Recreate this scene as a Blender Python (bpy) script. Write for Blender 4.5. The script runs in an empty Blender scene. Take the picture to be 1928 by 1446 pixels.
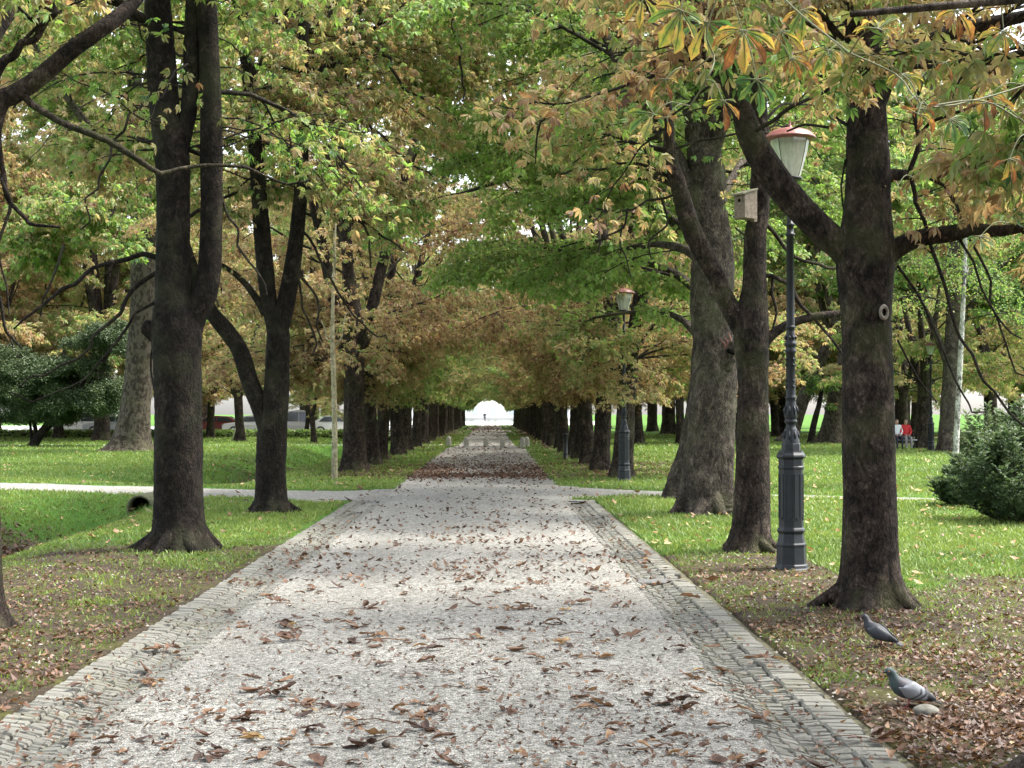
import bpy, math, random
import numpy as np
from mathutils import Matrix, Vector, Euler

PI = math.pi
scene = bpy.context.scene
col = scene.collection
rad = math.radians

# ------------------------------------------------------------------ camera
FPX = 2785.0
CAM = np.array((0.0, 0.0, 1.6))
YAW, PITCH = math.atan(40 / FPX), math.atan(55 / FPX)
cd = bpy.data.cameras.new('camera')
cam = bpy.data.objects.new('camera', cd)
col.objects.link(cam)
cam.location = CAM
cam.rotation_euler = (PI / 2 + PITCH, 0, -YAW)
cd.sensor_width = 36
cd.lens = FPX / 1928 * 36
cd.clip_end = 3000
cd.clip_start = 0.1
scene.camera = cam
RM = np.array(Euler((PI / 2 + PITCH, 0, -YAW)).to_matrix())


def ray(px, py):
    return RM @ np.array(((px - 964) / FPX, (723 - py) / FPX, -1.0))


def P(px, py, d):                      # the point seen at a pixel, d metres along the avenue
    w = ray(px, py)
    return CAM + w * (d / w[1])


def G(px, py, z=0.0):                  # the ground point seen at a pixel
    w = ray(px, py)
    return CAM + w * ((z - CAM[2]) / w[2])


# ------------------------------------------------------------------ helpers
def smooth(a, b, x):
    t = np.clip((x - a) / (b - a), 0, 1)
    return t * t * (3 - 2 * t)


def nz(x, y, s=1.0, seed=0):           # cheap smooth noise, about -1..1
    a = seed * 1.7
    return (np.sin(x * 1.3 * s + a + 1.1 * np.sin(y * 0.9 * s + a)) + np.sin(y * 1.7 * s - a + 1.3 * np.sin(x * 0.7 * s + 2 * a))
            + 0.6 * np.sin(x * 3.1 * s + y * 2.3 * s + 3 * a) + 0.5 * np.sin(x * 4.7 * s - y * 5.3 * s + a)) / 2.6


def norm(v):
    v = np.asarray(v, float)
    return v / np.maximum(np.linalg.norm(v, axis=-1, keepdims=True), 1e-9)


class MB:
    """collects quads and tris and links them as ONE mesh object"""

    def __init__(self):
        self.v, self.q, self.t, self.qm, self.tm, self.a, self.n = [], [], [], [], [], [], 0

    def add(self, v, quads=None, tris=None, mat=0, tint=0.5):
        v = np.asarray(v, float).reshape(-1, 3)
        self.v.append(v)
        self.a.append(np.broadcast_to(np.asarray(tint, float).reshape(-1), (len(v),)) if np.ndim(tint) else np.full(len(v), tint))
        if quads is not None and len(quads):
            q = np.asarray(quads, int).reshape(-1, 4) + self.n
            self.q.append(q)
            self.qm.append(np.full(len(q), mat))
        if tris is not None and len(tris):
            t = np.asarray(tris, int).reshape(-1, 3) + self.n
            self.t.append(t)
            self.tm.append(np.full(len(t), mat))
        self.n += len(v)

    def mesh(self, name, mats, smooth_=True):
        v = np.concatenate(self.v)
        q = np.concatenate(self.q) if self.q else np.zeros((0, 4), int)
        t = np.concatenate(self.t) if self.t else np.zeros((0, 3), int)
        me = bpy.data.meshes.new(name)
        me.vertices.add(len(v))
        me.vertices.foreach_set('co', v.astype(np.float32).ravel())
        lv = np.concatenate([q.ravel(), t.ravel()])
        me.loops.add(len(lv))
        me.loops.foreach_set('vertex_index', lv.astype(np.int32))
        tot = np.concatenate([np.full(len(q), 4), np.full(len(t), 3)])
        st = np.concatenate([[0], np.cumsum(tot)[:-1]]) if len(tot) else tot
        me.polygons.add(len(tot))
        me.polygons.foreach_set('loop_start', st.astype(np.int32))
        me.polygons.foreach_set('loop_total', tot.astype(np.int32))
        for m in mats:
            me.materials.append(m)
        mi = np.concatenate(self.qm + self.tm) if (self.qm or self.tm) else np.zeros(0)
        me.polygons.foreach_set('material_index', mi.astype(np.int32))
        me.polygons.foreach_set('use_smooth', np.full(len(tot), bool(smooth_)))
        at = me.attributes.new('tint', 'FLOAT', 'POINT')
        at.data.foreach_set('value', np.concatenate(self.a).astype(np.float32))
        me.update(calc_edges=True)
        return me

    def build(self, name, mats, parent=None, smooth_=True):
        if not isinstance(mats, (list, tuple)):
            mats = [mats]
        return link(name, self.mesh(name, mats, smooth_), parent)


def link(name, data, parent=None):
    o = bpy.data.objects.new(name, data)
    col.objects.link(o)
    o.color = (.5, .5, .5, 1)
    if parent is not None:
        o.parent = parent
    return o


def tag(o, label=None, cat=None, group=None, kind=None):
    if label:
        o['label'] = label
    if cat:
        o['category'] = cat
    if group:
        o['group'] = group
    if kind:
        o['kind'] = kind
    return o


def empty(name, loc, label, cat, group=None, rz=0.0):
    o = bpy.data.objects.new(name, None)
    col.objects.link(o)
    o.location = tuple(loc)
    o.rotation_euler = (0, 0, rz)
    o.empty_display_size = 0.2
    return tag(o, label, cat, group)


def copy_tree(o, parent=None):
    c = o.copy()
    col.objects.link(c)
    c.parent = parent
    for ch in list(o.children):
        copy_tree(ch, c)
    return c


def box(mb, x0, x1, y0, y1, z0, z1, mat=0, tint=.5, M=None):
    v = np.array([(x, y, z) for z in (z0, z1) for x, y in ((x0, y0), (x1, y0), (x1, y1), (x0, y1))], float)
    if M is not None:
        v = v @ np.array(M)[:3, :3].T + np.array(M)[:3, 3]
    mb.add(v, [(0, 3, 2, 1), (4, 5, 6, 7), (0, 1, 5, 4), (1, 2, 6, 5), (2, 3, 7, 6), (3, 0, 4, 7)], None, mat, tint)


def bevel(o, w=.01, n=2):
    m = o.modifiers.new('bevel', 'BEVEL')
    m.width, m.segments, m.limit_method = w, n, 'ANGLE'
    return o


def catmull(pts, n):
    pts = np.asarray(pts, float)
    k = len(pts)
    e = np.vstack([2 * pts[0] - pts[1], pts, 2 * pts[-1] - pts[-2]])
    u = np.linspace(0, k - 1, n)
    i = np.minimum(u.astype(int), k - 2)
    t = (u - i)[:, None]
    p0, p1, p2, p3 = e[i], e[i + 1], e[i + 2], e[i + 3]
    return .5 * (2 * p1 + (p2 - p0) * t + (2 * p0 - 5 * p1 + 4 * p2 - p3) * t ** 2 + (3 * p1 - p0 - 3 * p2 + p3) * t ** 3)


def frames(p):
    tg = norm(np.gradient(p, axis=0))
    u = np.zeros_like(p)
    ref = np.array((1.0, 0, 0)) if abs(tg[0][0]) < .8 else np.array((0, 1.0, 0))
    u[0] = norm(ref - tg[0] * ref.dot(tg[0]))
    for i in range(1, len(p)):
        w = u[i - 1] - tg[i] * u[i - 1].dot(tg[i])
        u[i] = norm(w)
    return tg, u, np.cross(tg, u)


def tube(mb, p, r, sides=8, mat=0, rough=0.0, seed=0, flare=0.0, flz=.3, cap=True, tint=.5, lobes=5, lobe_dir=None):
    p = np.asarray(p, float)
    r = np.broadcast_to(np.asarray(r, float), (len(p),))
    tg, u, w = frames(p)
    a = np.linspace(0, 2 * PI, sides, endpoint=False)
    R = r[:, None] * np.ones(sides)[None]
    if rough or flare:
        s = np.concatenate([[0], np.cumsum(np.linalg.norm(np.diff(p, axis=0), axis=1))])[:, None]
        rr = np.random.RandomState(seed)
        ph = rr.rand(12) * 6.28
        m = (.5 * np.sin(2 * a + ph[0] + s * 1.7) + .4 * np.sin(3 * a + ph[1] - s * 2.3) + .35 * np.sin(5 * a + ph[2] + 3.1 * s)
             + .3 * np.sin(7 * a + ph[3] - 5 * s) + .5 * np.sin(s * 4.1 + ph[4] + np.sin(a + ph[5])) + .3 * np.sin(s * 9 + ph[6] + 2 * np.sin(2 * a + ph[7])))
        R = R * (1 + rough * m + rough * .35 * rr.randn(*R.shape))
        if flare:
            z = np.maximum(p[:, 2:3] - p[0, 2] - .1, 0)
            lo = .55 + .45 * np.sin(lobes * a + ph[8] + .8 * np.sin(a + ph[9]))
            if lobe_dir is not None:
                lo = lo * .5 + 1.5 * np.exp(-((np.cos(a - lobe_dir) - 1) / .12) ** 2)
            R = R * (1 + flare * np.exp(-z / flz) * lo)
    v = p[:, None, :] + R[:, :, None] * (np.cos(a)[None, :, None] * u[:, None, :] + np.sin(a)[None, :, None] * w[:, None, :])
    n, k = len(p), sides
    i, j = np.meshgrid(np.arange(n - 1), np.arange(k), indexing='ij')
    q = np.stack([i * k + j, i * k + (j + 1) % k, (i + 1) * k + (j + 1) % k, (i + 1) * k + j], -1).reshape(-1, 4)
    v = v.reshape(-1, 3)
    tr = None
    if cap:
        v = np.vstack([v, p[-1:] + tg[-1:] * r[-1] * .3, p[:1]])
        b = (n - 1) * k
        tr = [(b + x, b + (x + 1) % k, n * k) for x in range(k)] + [((x + 1) % k, x, n * k + 1) for x in range(k)]
    mb.add(v, q, tr, mat, tint)


def lathe(mb, prof, sides=16, cx=0, cy=0, mat=0, rot=0.0, tint=.5):
    a = np.linspace(0, 2 * PI, sides, endpoint=False) + rot
    prof = np.asarray(prof, float)
    v = np.stack([cx + prof[:, 1:2] * np.cos(a), cy + prof[:, 1:2] * np.sin(a), prof[:, 0:1] + 0 * a], -1)
    n, k = len(prof), sides
    i, j = np.meshgrid(np.arange(n - 1), np.arange(k), indexing='ij')
    q = np.stack([i * k + j, i * k + (j + 1) % k, (i + 1) * k + (j + 1) % k, (i + 1) * k + j], -1).reshape(-1, 4)
    mb.add(v.reshape(-1, 3), q, None, mat, tint)


# ------------------------------------------------------------------ materials
class NT:
    def __init__(self, name):
        self.m = bpy.data.materials.new(name)
        self.m.use_nodes = True
        self.t = self.m.node_tree
        self.t.nodes.clear()
        self.out = self.n('ShaderNodeOutputMaterial')

    def n(self, k, **kw):
        x = self.t.nodes.new(k)
        for a, b in kw.items():
            setattr(x, a, b)
        return x

    def l(self, a, b):
        self.t.links.new(a, b)

    def put(self, sock, v):
        if isinstance(v, bpy.types.NodeSocket):
            self.l(v, sock)
        elif v is not None:
            sock.default_value = v

    def noise(self, scale, detail=4, rough=.6, vec=None, dist=0.0):
        x = self.n('ShaderNodeTexNoise')
        x.inputs['Scale'].default_value = scale
        x.inputs['Detail'].default_value = detail
        x.inputs['Roughness'].default_value = rough
        x.inputs['Distortion'].default_value = dist
        if vec is not None:
            self.l(vec, x.inputs['Vector'])
        return x.outputs['Fac']

    def coord(self, kind='Object', scale=(1, 1, 1)):
        c = self.n('ShaderNodeTexCoord')
        m = self.n('ShaderNodeMapping')
        m.inputs['Scale'].default_value = scale
        self.l(c.outputs[kind], m.inputs['Vector'])
        return m.outputs['Vector']

    def ramp(self, fac, stops, interp='LINEAR'):
        x = self.n('ShaderNodeValToRGB')
        e = x.color_ramp.elements
        x.color_ramp.interpolation = interp
        while len(e) < len(stops):
            e.new(.5)
        for k, (p, c) in enumerate(stops):
            e[k].position = p
            e[k].color = (c, c, c, 1) if not hasattr(c, '__len__') else (*c, 1)
        self.put(x.inputs['Fac'], fac)
        return x.outputs['Color']

    def mix(self, f, a, b, mode='MIX'):
        x = self.n('ShaderNodeMix', data_type='RGBA', blend_type=mode)
        self.put(x.inputs[0], f)
        for s, v in ((6, a), (7, b)):
            self.put(x.inputs[s], v if isinstance(v, bpy.types.NodeSocket) else (*v, 1))
        return x.outputs[2]

    def math(self, op, a, b=None, clamp=False):
        x = self.n('ShaderNodeMath', operation=op, use_clamp=clamp)
        self.put(x.inputs[0], a)
        if b is not None:
            self.put(x.inputs[1], b)
        return x.outputs[0]

    def attr(self, name):
        x = self.n('ShaderNodeAttribute')
        x.attribute_name = name
        return x.outputs['Fac']

    def bump(self, h, strength=.5, dist=.02):
        x = self.n('ShaderNodeBump')
        x.inputs['Strength'].default_value = strength
        x.inputs['Distance'].default_value = dist
        self.l(h, x.inputs['Height'])
        return x.outputs['Normal']

    def bsdf(self, color, rough=.8, spec=.3, normal=None, metal=0.0):
        x = self.n('ShaderNodeBsdfPrincipled')
        self.put(x.inputs['Base Color'], color if isinstance(color, bpy.types.NodeSocket) else (*color, 1))
        self.put(x.inputs['Roughness'], rough)
        x.inputs['Specular IOR Level'].default_value = spec
        x.inputs['Metallic'].default_value = metal
        if normal is not None:
            self.l(normal, x.inputs['Normal'])
        return x.outputs[0]

    def done(self, sh):
        self.l(sh, self.out.inputs['Surface'])
        return self.m


LEAF_RAMP = [(0.0, (.042, .098, .032)), (.20, (.205, .345, .080)), (.34, (.170, .220, .076)), (.48, (.250, .240, .105)),
             (.60, (.375, .305, .160)), (.73, (.335, .225, .135)), (.87, (.210, .115, .065)), (1.0, (.110, .058, .038))]


def leaf_material(name, ramp=LEAF_RAMP, trans=.5, patch=0.0, patch_scale=30):
    k = NT(name)
    oi = k.n('ShaderNodeObjectInfo')
    sep = k.n('ShaderNodeSeparateColor')
    k.l(oi.outputs['Color'], sep.inputs[0])
    t = k.math('ADD', k.attr('tint'), k.math('SUBTRACT', sep.outputs[0], .5))
    if patch:
        n = k.noise(patch_scale, 3, .6, k.coord('Object'))
        t = k.math('ADD', t, k.math('MULTIPLY', k.math('SUBTRACT', n, .48), patch))
    c = k.ramp(t, ramp)
    tr = k.n('ShaderNodeBsdfTranslucent')
    k.l(k.mix(.5, c, k.mix(1.0, c, (1.5, 1.45, .7), 'MULTIPLY')), tr.inputs['Color'])
    mx = k.n('ShaderNodeMixShader')
    mx.inputs[0].default_value = trans
    k.l(k.bsdf(c, .55, .35), mx.inputs[1])
    k.l(tr.outputs[0], mx.inputs[2])
    return k.done(mx.outputs[0])


def bark_material(name, dark, mid, light, moss=(.075, .085, .035), moss_amt=.5, scale=9.0, plates=False):
    k = NT(name)
    v = k.coord('Object', (1, 1, .55))
    v1 = k.coord('Object', (1, 1, 1))
    n1 = k.noise(scale, 7, .7, v, 1.2)
    n2 = k.noise(scale * 4.5, 5, .75, v, .5)
    n3 = k.noise(1.6, 3, .6, v1)
    if plates:
        vo = k.n('ShaderNodeTexVoronoi')
        vo.inputs['Scale'].default_value = 12
        k.l(k.coord('Object', (1, 1, .55)), vo.inputs['Vector'])
        sp = k.n('ShaderNodeSeparateColor')
        k.l(vo.outputs['Color'], sp.inputs[0])
        f = k.math('ADD', k.math('MULTIPLY', sp.outputs[0], .75), k.math('MULTIPLY', n1, .4))
    else:
        cr = k.n('ShaderNodeTexVoronoi', feature='DISTANCE_TO_EDGE')
        cr.inputs['Scale'].default_value = scale * 2.2
        wv = k.n('ShaderNodeVectorMath', operation='MULTIPLY_ADD')
        nz_ = k.n('ShaderNodeTexNoise'); nz_.inputs['Scale'].default_value = scale * .8; nz_.inputs['Detail'].default_value = 3
        k.l(v, nz_.inputs['Vector']); k.l(nz_.outputs['Color'], wv.inputs[0]); wv.inputs[1].default_value = (.16, .16, .16); k.l(v, wv.inputs[2])
        k.l(wv.outputs[0], cr.inputs['Vector'])
        crack = k.ramp(cr.outputs['Distance'], [(0.0, 0.0), (.16, 1.0)])
        big_ = k.noise(3.2, 4, .65, v1, .8)
        f = k.math('ADD', k.math('ADD', k.math('ADD', k.math('MULTIPLY', n1, .58), k.math('MULTIPLY', k.math('SUBTRACT', big_, .52), .42)), k.math('MULTIPLY', n2, .42)), k.math('MULTIPLY', k.math('SUBTRACT', crack, .75), .045))
    c = k.ramp(f, [(.40, dark), (.53, mid), (.66, light)])
    c = k.mix(k.ramp(n3, [(.5, 0.0), (.68, moss_amt)]), c, moss)
    h = k.math('ADD', n1, k.math('MULTIPLY', n2, .6))
    if not plates:
        h = k.math('ADD', h, k.math('MULTIPLY', crack, .16))
    return k.done(k.bsdf(c, .92, .15, k.bump(h, 1.0, .05)))


M_leaf = leaf_material('chestnut_leaf')
NEAR_RAMP = [(0.0, (.040, .100, .034)), (.22, (.085, .190, .055)), (.38, (.170, .220, .055)), (.50, (.360, .310, .075)),
             (.62, (.470, .310, .085)), (.74, (.320, .150, .055)), (.87, (.200, .080, .035)), (1.0, (.100, .045, .028))]
M_leaf_near = leaf_material('chestnut_leaf_near', NEAR_RAMP, patch=.75, patch_scale=30)
DRY = [(0.0, (.045, .024, .017)), (.3, (.105, .054, .034)), (.55, (.19, .108, .064)), (.75, (.30, .175, .085)), (.9, (.36, .28, .13)), (1.0, (.20, .22, .08))]
M_dry = leaf_material('dry_leaf', DRY, .18, .35, 22)
M_bark = bark_material('chestnut_bark', (.009, .007, .0055), (.042, .031, .024), (.135, .105, .084))
M_bark_dark = bark_material('dark_bark', (.006, .005, .004), (.021, .016, .0125), (.065, .050, .039), moss=(.05, .055, .028))
M_bark_grey = bark_material('grey_bark', (.024, .019, .015), (.082, .066, .052), (.19, .16, .125), moss=(.09, .10, .045))
M_plane = bark_material('plane_bark', (.034, .027, .020), (.054, .044, .033), (.085, .073, .055), moss=(.12, .12, .06), moss_amt=.3, plates=True)
M_birch = bark_material('birch_bark', (.10, .09, .08), (.66, .64, .58), (.80, .78, .73), moss=(.3, .3, .2), moss_amt=.3)
M_sapling = bark_material('sapling_bark', (.200, .175, .110), (.400, .360, .240), (.500, .460, .330), moss=(.25, .25, .12), moss_amt=.4)
M_twig = bark_material('twig_bark', (.018, .015, .012), (.040, .033, .026), (.075, .062, .050), moss_amt=.2)


def simple(name, c, rough=.6, spec=.4, metal=0.0, var=.25, scale=20, bump=.1):
    k = NT(name)
    n = k.noise(scale, 5, .6, k.coord('Object'))
    cc = k.mix(k.ramp(n, [(.3, 0.0), (.7, 1.0)]), tuple(x * (1 - var) for x in c), tuple(min(1, x * (1 + var)) for x in c))
    return k.done(k.bsdf(cc, rough, spec, k.bump(n, bump, .01), metal))


M_iron = simple('painted_iron', (.010, .0125, .016), .5, .35, 0, .35, 14, .15)
M_black = simple('black_metal', (.012, .013, .015), .5)
M_copper = simple('red_cap', (.22, .080, .066), .42, .4, 0, .3, 18)
M_wood = simple('weathered_wood', (.20, .165, .130), .9, .2, 0, .4, 30, .4)
M_concrete = simple('concrete', (.26, .255, .22), .9, .2, 0, .3, 12, .4)
M_stone = simple('bollard_stone', (.30, .285, .24), .9, .2, 0, .35, 18, .4)
M_hole_shade = simple('hole_shade', (.006, .006, .005), 1, 0)  # near-black colour standing in for the shade inside hollows
M_white = simple('white_paint', (.78, .78, .77), .35, .5, 0, .03)
M_redcar = simple('red_paint', (.16, .035, .03), .3, .5, 0, .05)
M_silver = simple('silver_paint', (.45, .47, .49), .3, .5, 0, .05)
M_wall = simple('pale_render', (.64, .65, .65), .9, .2, 0, .06)
M_rail = simple('pale_rail', (.34, .34, .18), .7)
M_tyre = simple('rubber', (.02, .02, .02), .8)
M_skin = simple('skin', (.42, .26, .19), .6)
M_cloth_dark = simple('dark_cloth', (.02, .022, .03), .9)
M_cloth_red = simple('red_cloth', (.50, .03, .035), .85)
M_cloth_white = simple('white_cloth', (.65, .68, .70), .9)
M_cloth_grey = simple('grey_cloth', (.22, .20, .21), .9)
M_hair = simple('hair', (.04, .025, .018), .7)
M_window = simple('tinted_glass', (.03, .04, .05), .1, .6, 0, .1)

k = NT('lantern_glass')
gl = k.n('ShaderNodeBsdfGlossy'); gl.inputs['Roughness'].default_value = .12; gl.inputs['Color'].default_value = (.9, .92, .9, 1)
tp = k.n('ShaderNodeBsdfTransparent'); tp.inputs['Color'].default_value = (.82, .84, .80, 1)
df = k.n('ShaderNodeBsdfDiffuse'); df.inputs['Color'].default_value = (.62, .64, .58, 1)
tl = k.n('ShaderNodeBsdfTranslucent'); tl.inputs['Color'].default_value = (.66, .68, .60, 1)
m0 = k.n('ShaderNodeMixShader'); m0.inputs[0].default_value = .5
k.l(df.outputs[0], m0.inputs[1]); k.l(tl.outputs[0], m0.inputs[2])
m1 = k.n('ShaderNodeMixShader'); k.l(k.ramp(k.noise(7, 3, .6, k.coord('Object', (3, 3, .6))), [(.35, .55), (.65, .82)]), m1.inputs[0])
k.l(tp.outputs[0], m1.inputs[1]); k.l(m0.outputs[0], m1.inputs[2])
m2 = k.n('ShaderNodeMixShader'); m2.inputs[0].default_value = .10
k.l(m1.outputs[0], m2.inputs[1]); k.l(gl.outputs[0], m2.inputs[2])
M_glass = k.done(m2.outputs[0])

# ------------------------------------------------------------------ terrain
CX = -0.33                                       # middle of the avenue
GL0, GL1, GR0, GR1 = -2.52, -1.97, 1.36, 1.86      # gutters: outer/inner left, inner/outer right
G_END = 26.4                                     # where the gutters stop


def cross_left(x):                               # centre line and half width of the side path
    yc = 28.6 + (-3.2 - x) * .53
    return np.where(x < -3.2, yc, 28.6), 1.42


def cross_right(x):
    yc = np.where(x > 2.4, 29.9 - (x - 2.4) * .45, 29.9)
    return yc, .62


def path_sd(x, y):
    """positive inside any gravel surface (metres from its edge)"""
    hw = np.where(y < 27, 2.13, 1.72 - .42 * smooth(66, 74, y))
    c = np.where(y < 27, -.33, -.30 + .10 * smooth(40, 80, y))
    a = hw - np.abs(x - c)
    a = np.where(y > 198, -9, a)
    yl, wl = cross_left(x)
    ap = 1.1 * np.exp(-np.maximum(-2.4 - x, 0) / 1.0)
    b = np.where(x < c, wl + ap - np.abs(y - yl), -9)
    yr, wr = cross_right(x)
    ap = 1.6 * np.exp(-np.maximum(x - 1.8, 0) / .9)
    d = np.where(x > c, wr + ap - np.abs(y - yr), -9)
    e = np.where(x < c + 1.2, 1.1 - np.abs(y - 74.5), -9)
    return np.maximum(np.maximum(a, b), np.maximum(d, e))


def ditch(x, y):
    c = -7.3 + .25 * np.sin(y * .12)
    yl, _ = cross_left(x)
    gate = 1 - np.exp(-(np.abs(y - yl) / 3.3) ** 6)
    w = np.where(y < 28, 1.15, 1.35)
    gate = gate * (1 - np.exp(-((y - 74.5) / 3.0) ** 6))
    return -.62 * np.exp(-((x - c) / w) ** 2) * gate * smooth(200, 70, y)


def ground_z(x, y):
    x, y = np.asarray(x, float), np.asarray(y, float)
    sd = path_sd(x, y) + np.where(y > 26.2, .10 * nz(x, y, 2.2, 3), 0)
    z = ditch(x, y) + .018 * nz(x, y, 1.1, 1) + .012 * nz(x, y, 3.1, 2)
    z = np.where(np.abs(x) < 60, z, z)
    k = smooth(-.12, .16, sd)
    z = z * (1 - k) + (-.07) * k + .02 * (1 - k)
    ng = (y < 27.2) & (x > GL0 - .35) & (x < GR1 + .35)
    z = np.where(ng, np.where((x > GL0 - .02) & (x < GR1 + .02), -.14, .018 + .012 * nz(x, y, 2, 4)), z)
    return z


def soil(x, y):
    """0 = lawn, 1 = bare earth under the trees"""
    n = nz(x, y, .9, 5) * .22 + nz(x, y, 2.7, 6) * .2
    L = (x < CX)
    sl = smooth(24.5, 12.0, y + 2.6 * nz(x, y, .8, 7) + 1.2 * nz(x, y, 2.6, 8)) * smooth(-7.2, -4.6, x)
    sr = np.where(x > 3.4, smooth(15.5, 10.8, y - np.minimum(x - 3.4, 2.5) * .35 + 1.0 * nz(x, y, 1.0, 3) + .8 * nz(x, y, 2.6, 8)), smooth(20.5, 13.5, y + .8 * nz(x, y, 2.0, 5)))
    s = np.where(L, sl, sr)
    row = np.exp(-((np.abs(x - CX) - 3.2) / 1.0) ** 2) * smooth(34, 38, y) * .55
    dl = np.exp(-((x + 7.2) / .9) ** 2) * (smooth(15, 20, y) * smooth(27.2, 24.5, y) * .85 + smooth(38, 46, y) * smooth(66, 54, y) * .7)
    s = np.maximum(np.maximum(s, row), dl)
    return np.clip(s + n * (.25 + s), 0, 1)


xs = np.unique(np.round(np.concatenate([-np.geomspace(30, 900, 26), np.arange(-30, -12, .6), np.arange(-12, -2.7, .18), np.arange(-2.7, 2.1, .08),
                                        np.arange(2.1, 12, .18), np.arange(12, 30, .6), np.geomspace(30, 900, 26)]), 3))
ys = np.unique(np.round(np.concatenate([np.arange(-8, 3, 1.0), np.arange(3, 40, .2), np.arange(40, 110, .5), np.geomspace(110, 1500, 40)]), 3))
X, Y = np.meshgrid(xs, ys)
Z = ground_z(X, Y)
mb = MB()
nx, ny = len(xs), len(ys)
i, j = np.meshgrid(np.arange(ny - 1), np.arange(nx - 1), indexing='ij')
mb.add(np.stack([X, Y, Z], -1).reshape(-1, 3), np.stack([i * nx + j, i * nx + j + 1, (i + 1) * nx + j + 1, (i + 1) * nx + j], -1).reshape(-1, 4),
       None, 0, soil(X, Y).ravel())
k = NT('ground')
v = k.coord('Object')
n1, n2, n3 = k.noise(1.1, 5, .6, v), k.noise(14, 5, .7, v), k.noise(60, 4, .7, v)
gr = k.ramp(k.math('ADD', k.math('MULTIPLY', n1, .5), k.math('MULTIPLY', n2, .5)), [(.32, (.030, .075, .012)), (.5, (.055, .125, .018)), (.68, (.105, .180, .030))])
so = k.ramp(k.math('ADD', k.math('MULTIPLY', n3, .55), k.math('MULTIPLY', n2, .45)), [(.34, (.024, .018, .012)), (.5, (.055, .043, .030)), (.62, (.10, .080, .058)), (.74, (.23, .20, .155))])
mo = k.ramp(n2, [(.4, (.060, .065, .018)), (.65, (.12, .12, .03))])
so = k.mix(k.ramp(k.noise(2.2, 4, .6, v), [(.48, 0.0), (.62, .7)]), so, mo)
f = k.math('ADD', k.attr('tint'), k.math('MULTIPLY', k.math('SUBTRACT', n2, .5), .9))
c = k.mix(k.ramp(f, [(.33, 0.0), (.6, 1.0)]), gr, so)
M_ground = k.done(k.bsdf(c, .95, .1, k.bump(k.math('ADD', n2, k.math('MULTIPLY', n3, .6)), .8, .05)))
tag(mb.build('ground', M_ground), 'lawn and bare earth under the trees beside the gravel path', 'ground', kind='structure')

# gravel ------------------------------------------------------------
k = NT('gravel')
v = k.coord('Object')
vo = k.n('ShaderNodeTexVoronoi'); vo.inputs['Scale'].default_value = 75; k.l(v, vo.inputs['Vector'])
sp = k.n('ShaderNodeSeparateColor'); k.l(vo.outputs['Color'], sp.inputs[0])
vo2 = k.n('ShaderNodeTexVoronoi'); vo2.inputs['Scale'].default_value = 34; k.l(v, vo2.inputs['Vector'])
sp2 = k.n('ShaderNodeSeparateColor'); k.l(vo2.outputs['Color'], sp2.inputs[0])
big = k.noise(.7, 4, .6, v)
mid = k.noise(6, 5, .65, v)
trk = k.noise(1.0, 4, .6, k.coord('Object', (1.9, .12, 1)))
f = k.math('ADD', k.math('MULTIPLY', sp.outputs[0], .55), k.math('MULTIPLY', sp2.outputs[1], .45))
c = k.ramp(f, [(.08, (.055, .051, .043)), (.27, (.185, .177, .153)), (.55, (.325, .315, .28)), (.85, (.49, .477, .432))])
c = k.mix(k.ramp(big, [(.35, .25), (.7, 0.0)]), c, (.20, .19, .16))
c = k.mix(k.ramp(trk, [(.48, 0.0), (.66, .38)]), c, (.19, .18, .155))
c = k.mix(k.ramp(mid, [(.60, 0.0), (.8, .5)]), c, (.15, .132, .105))
h = k.math('SUBTRACT', k.math('MULTIPLY', mid, .6), k.math('ADD', vo.outputs['Distance'], vo2.outputs['Distance']))
M_gravel = k.done(k.bsdf(c, .92, .25, k.bump(h, 1.0, .02)))


def strip(pts_l, pts_r, nacross, zf):
    a, b = np.asarray(pts_l, float), np.asarray(pts_r, float)
    t = np.linspace(0, 1, nacross)[None, :, None]
    g = a[:, None] * (1 - t) + b[:, None] * t
    z = zf(g[..., 0], g[..., 1], t[..., 0])
    n, m = g.shape[:2]
    i, j = np.meshgrid(np.arange(n - 1), np.arange(m - 1), indexing='ij')
    return np.concatenate([g, z[..., None]], -1).reshape(-1, 3), np.stack([i * m + j, i * m + j + 1, (i + 1) * m + j + 1, (i + 1) * m + j], -1).reshape(-1, 4)


yy = np.concatenate([np.arange(-6, 26.9, .3)])
mb = MB()
v_, q_ = strip(np.stack([0 * yy + GL1 - .03, yy], -1), np.stack([0 * yy + GR0 + .03, yy], -1), 21,
               lambda x, y, t: .005 + .035 * np.sin(PI * t) + .008 * nz(x, y, 2, 9))
mb.add(v_, q_)
yy = np.arange(26.7, 200, .8)
v_, q_ = strip(np.stack([0 * yy - 2.45, yy], -1), np.stack([0 * yy + 1.9, yy], -1), 15, lambda x, y, t: .006 * nz(x, y, 2, 9) + .004 + .02 * np.sin(PI * t))
mb.add(v_, q_)
tag(mb.build('gravel_path', M_gravel), 'pale gravel avenue running straight between the tree rows', 'path', kind='structure')
mb = MB()
xx = np.concatenate([np.arange(-1.2, -60, -.8)])
yl, wl = cross_left(xx)
e = 3.2 * np.exp(-np.maximum(-2.0 - xx, 0) / 1.0)
v_, q_ = strip(np.stack([xx, yl - wl - .25 - e], -1), np.stack([xx, yl + wl + .25 + e * .6], -1), 7, lambda x, y, t: -.003 + .004 * nz(x, y, 1.5, 2))
mb.add(v_, q_[:, ::-1])
tag(mb.build('side_path', M_gravel), 'pale gravel side path crossing the left lawn', 'path', kind='structure')
mb = MB()
xx = np.concatenate([np.arange(.9, 40, .6)])
yr, wr = cross_right(xx)
e = 2.4 * np.exp(-np.maximum(xx - 1.7, 0) / .9)
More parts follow.
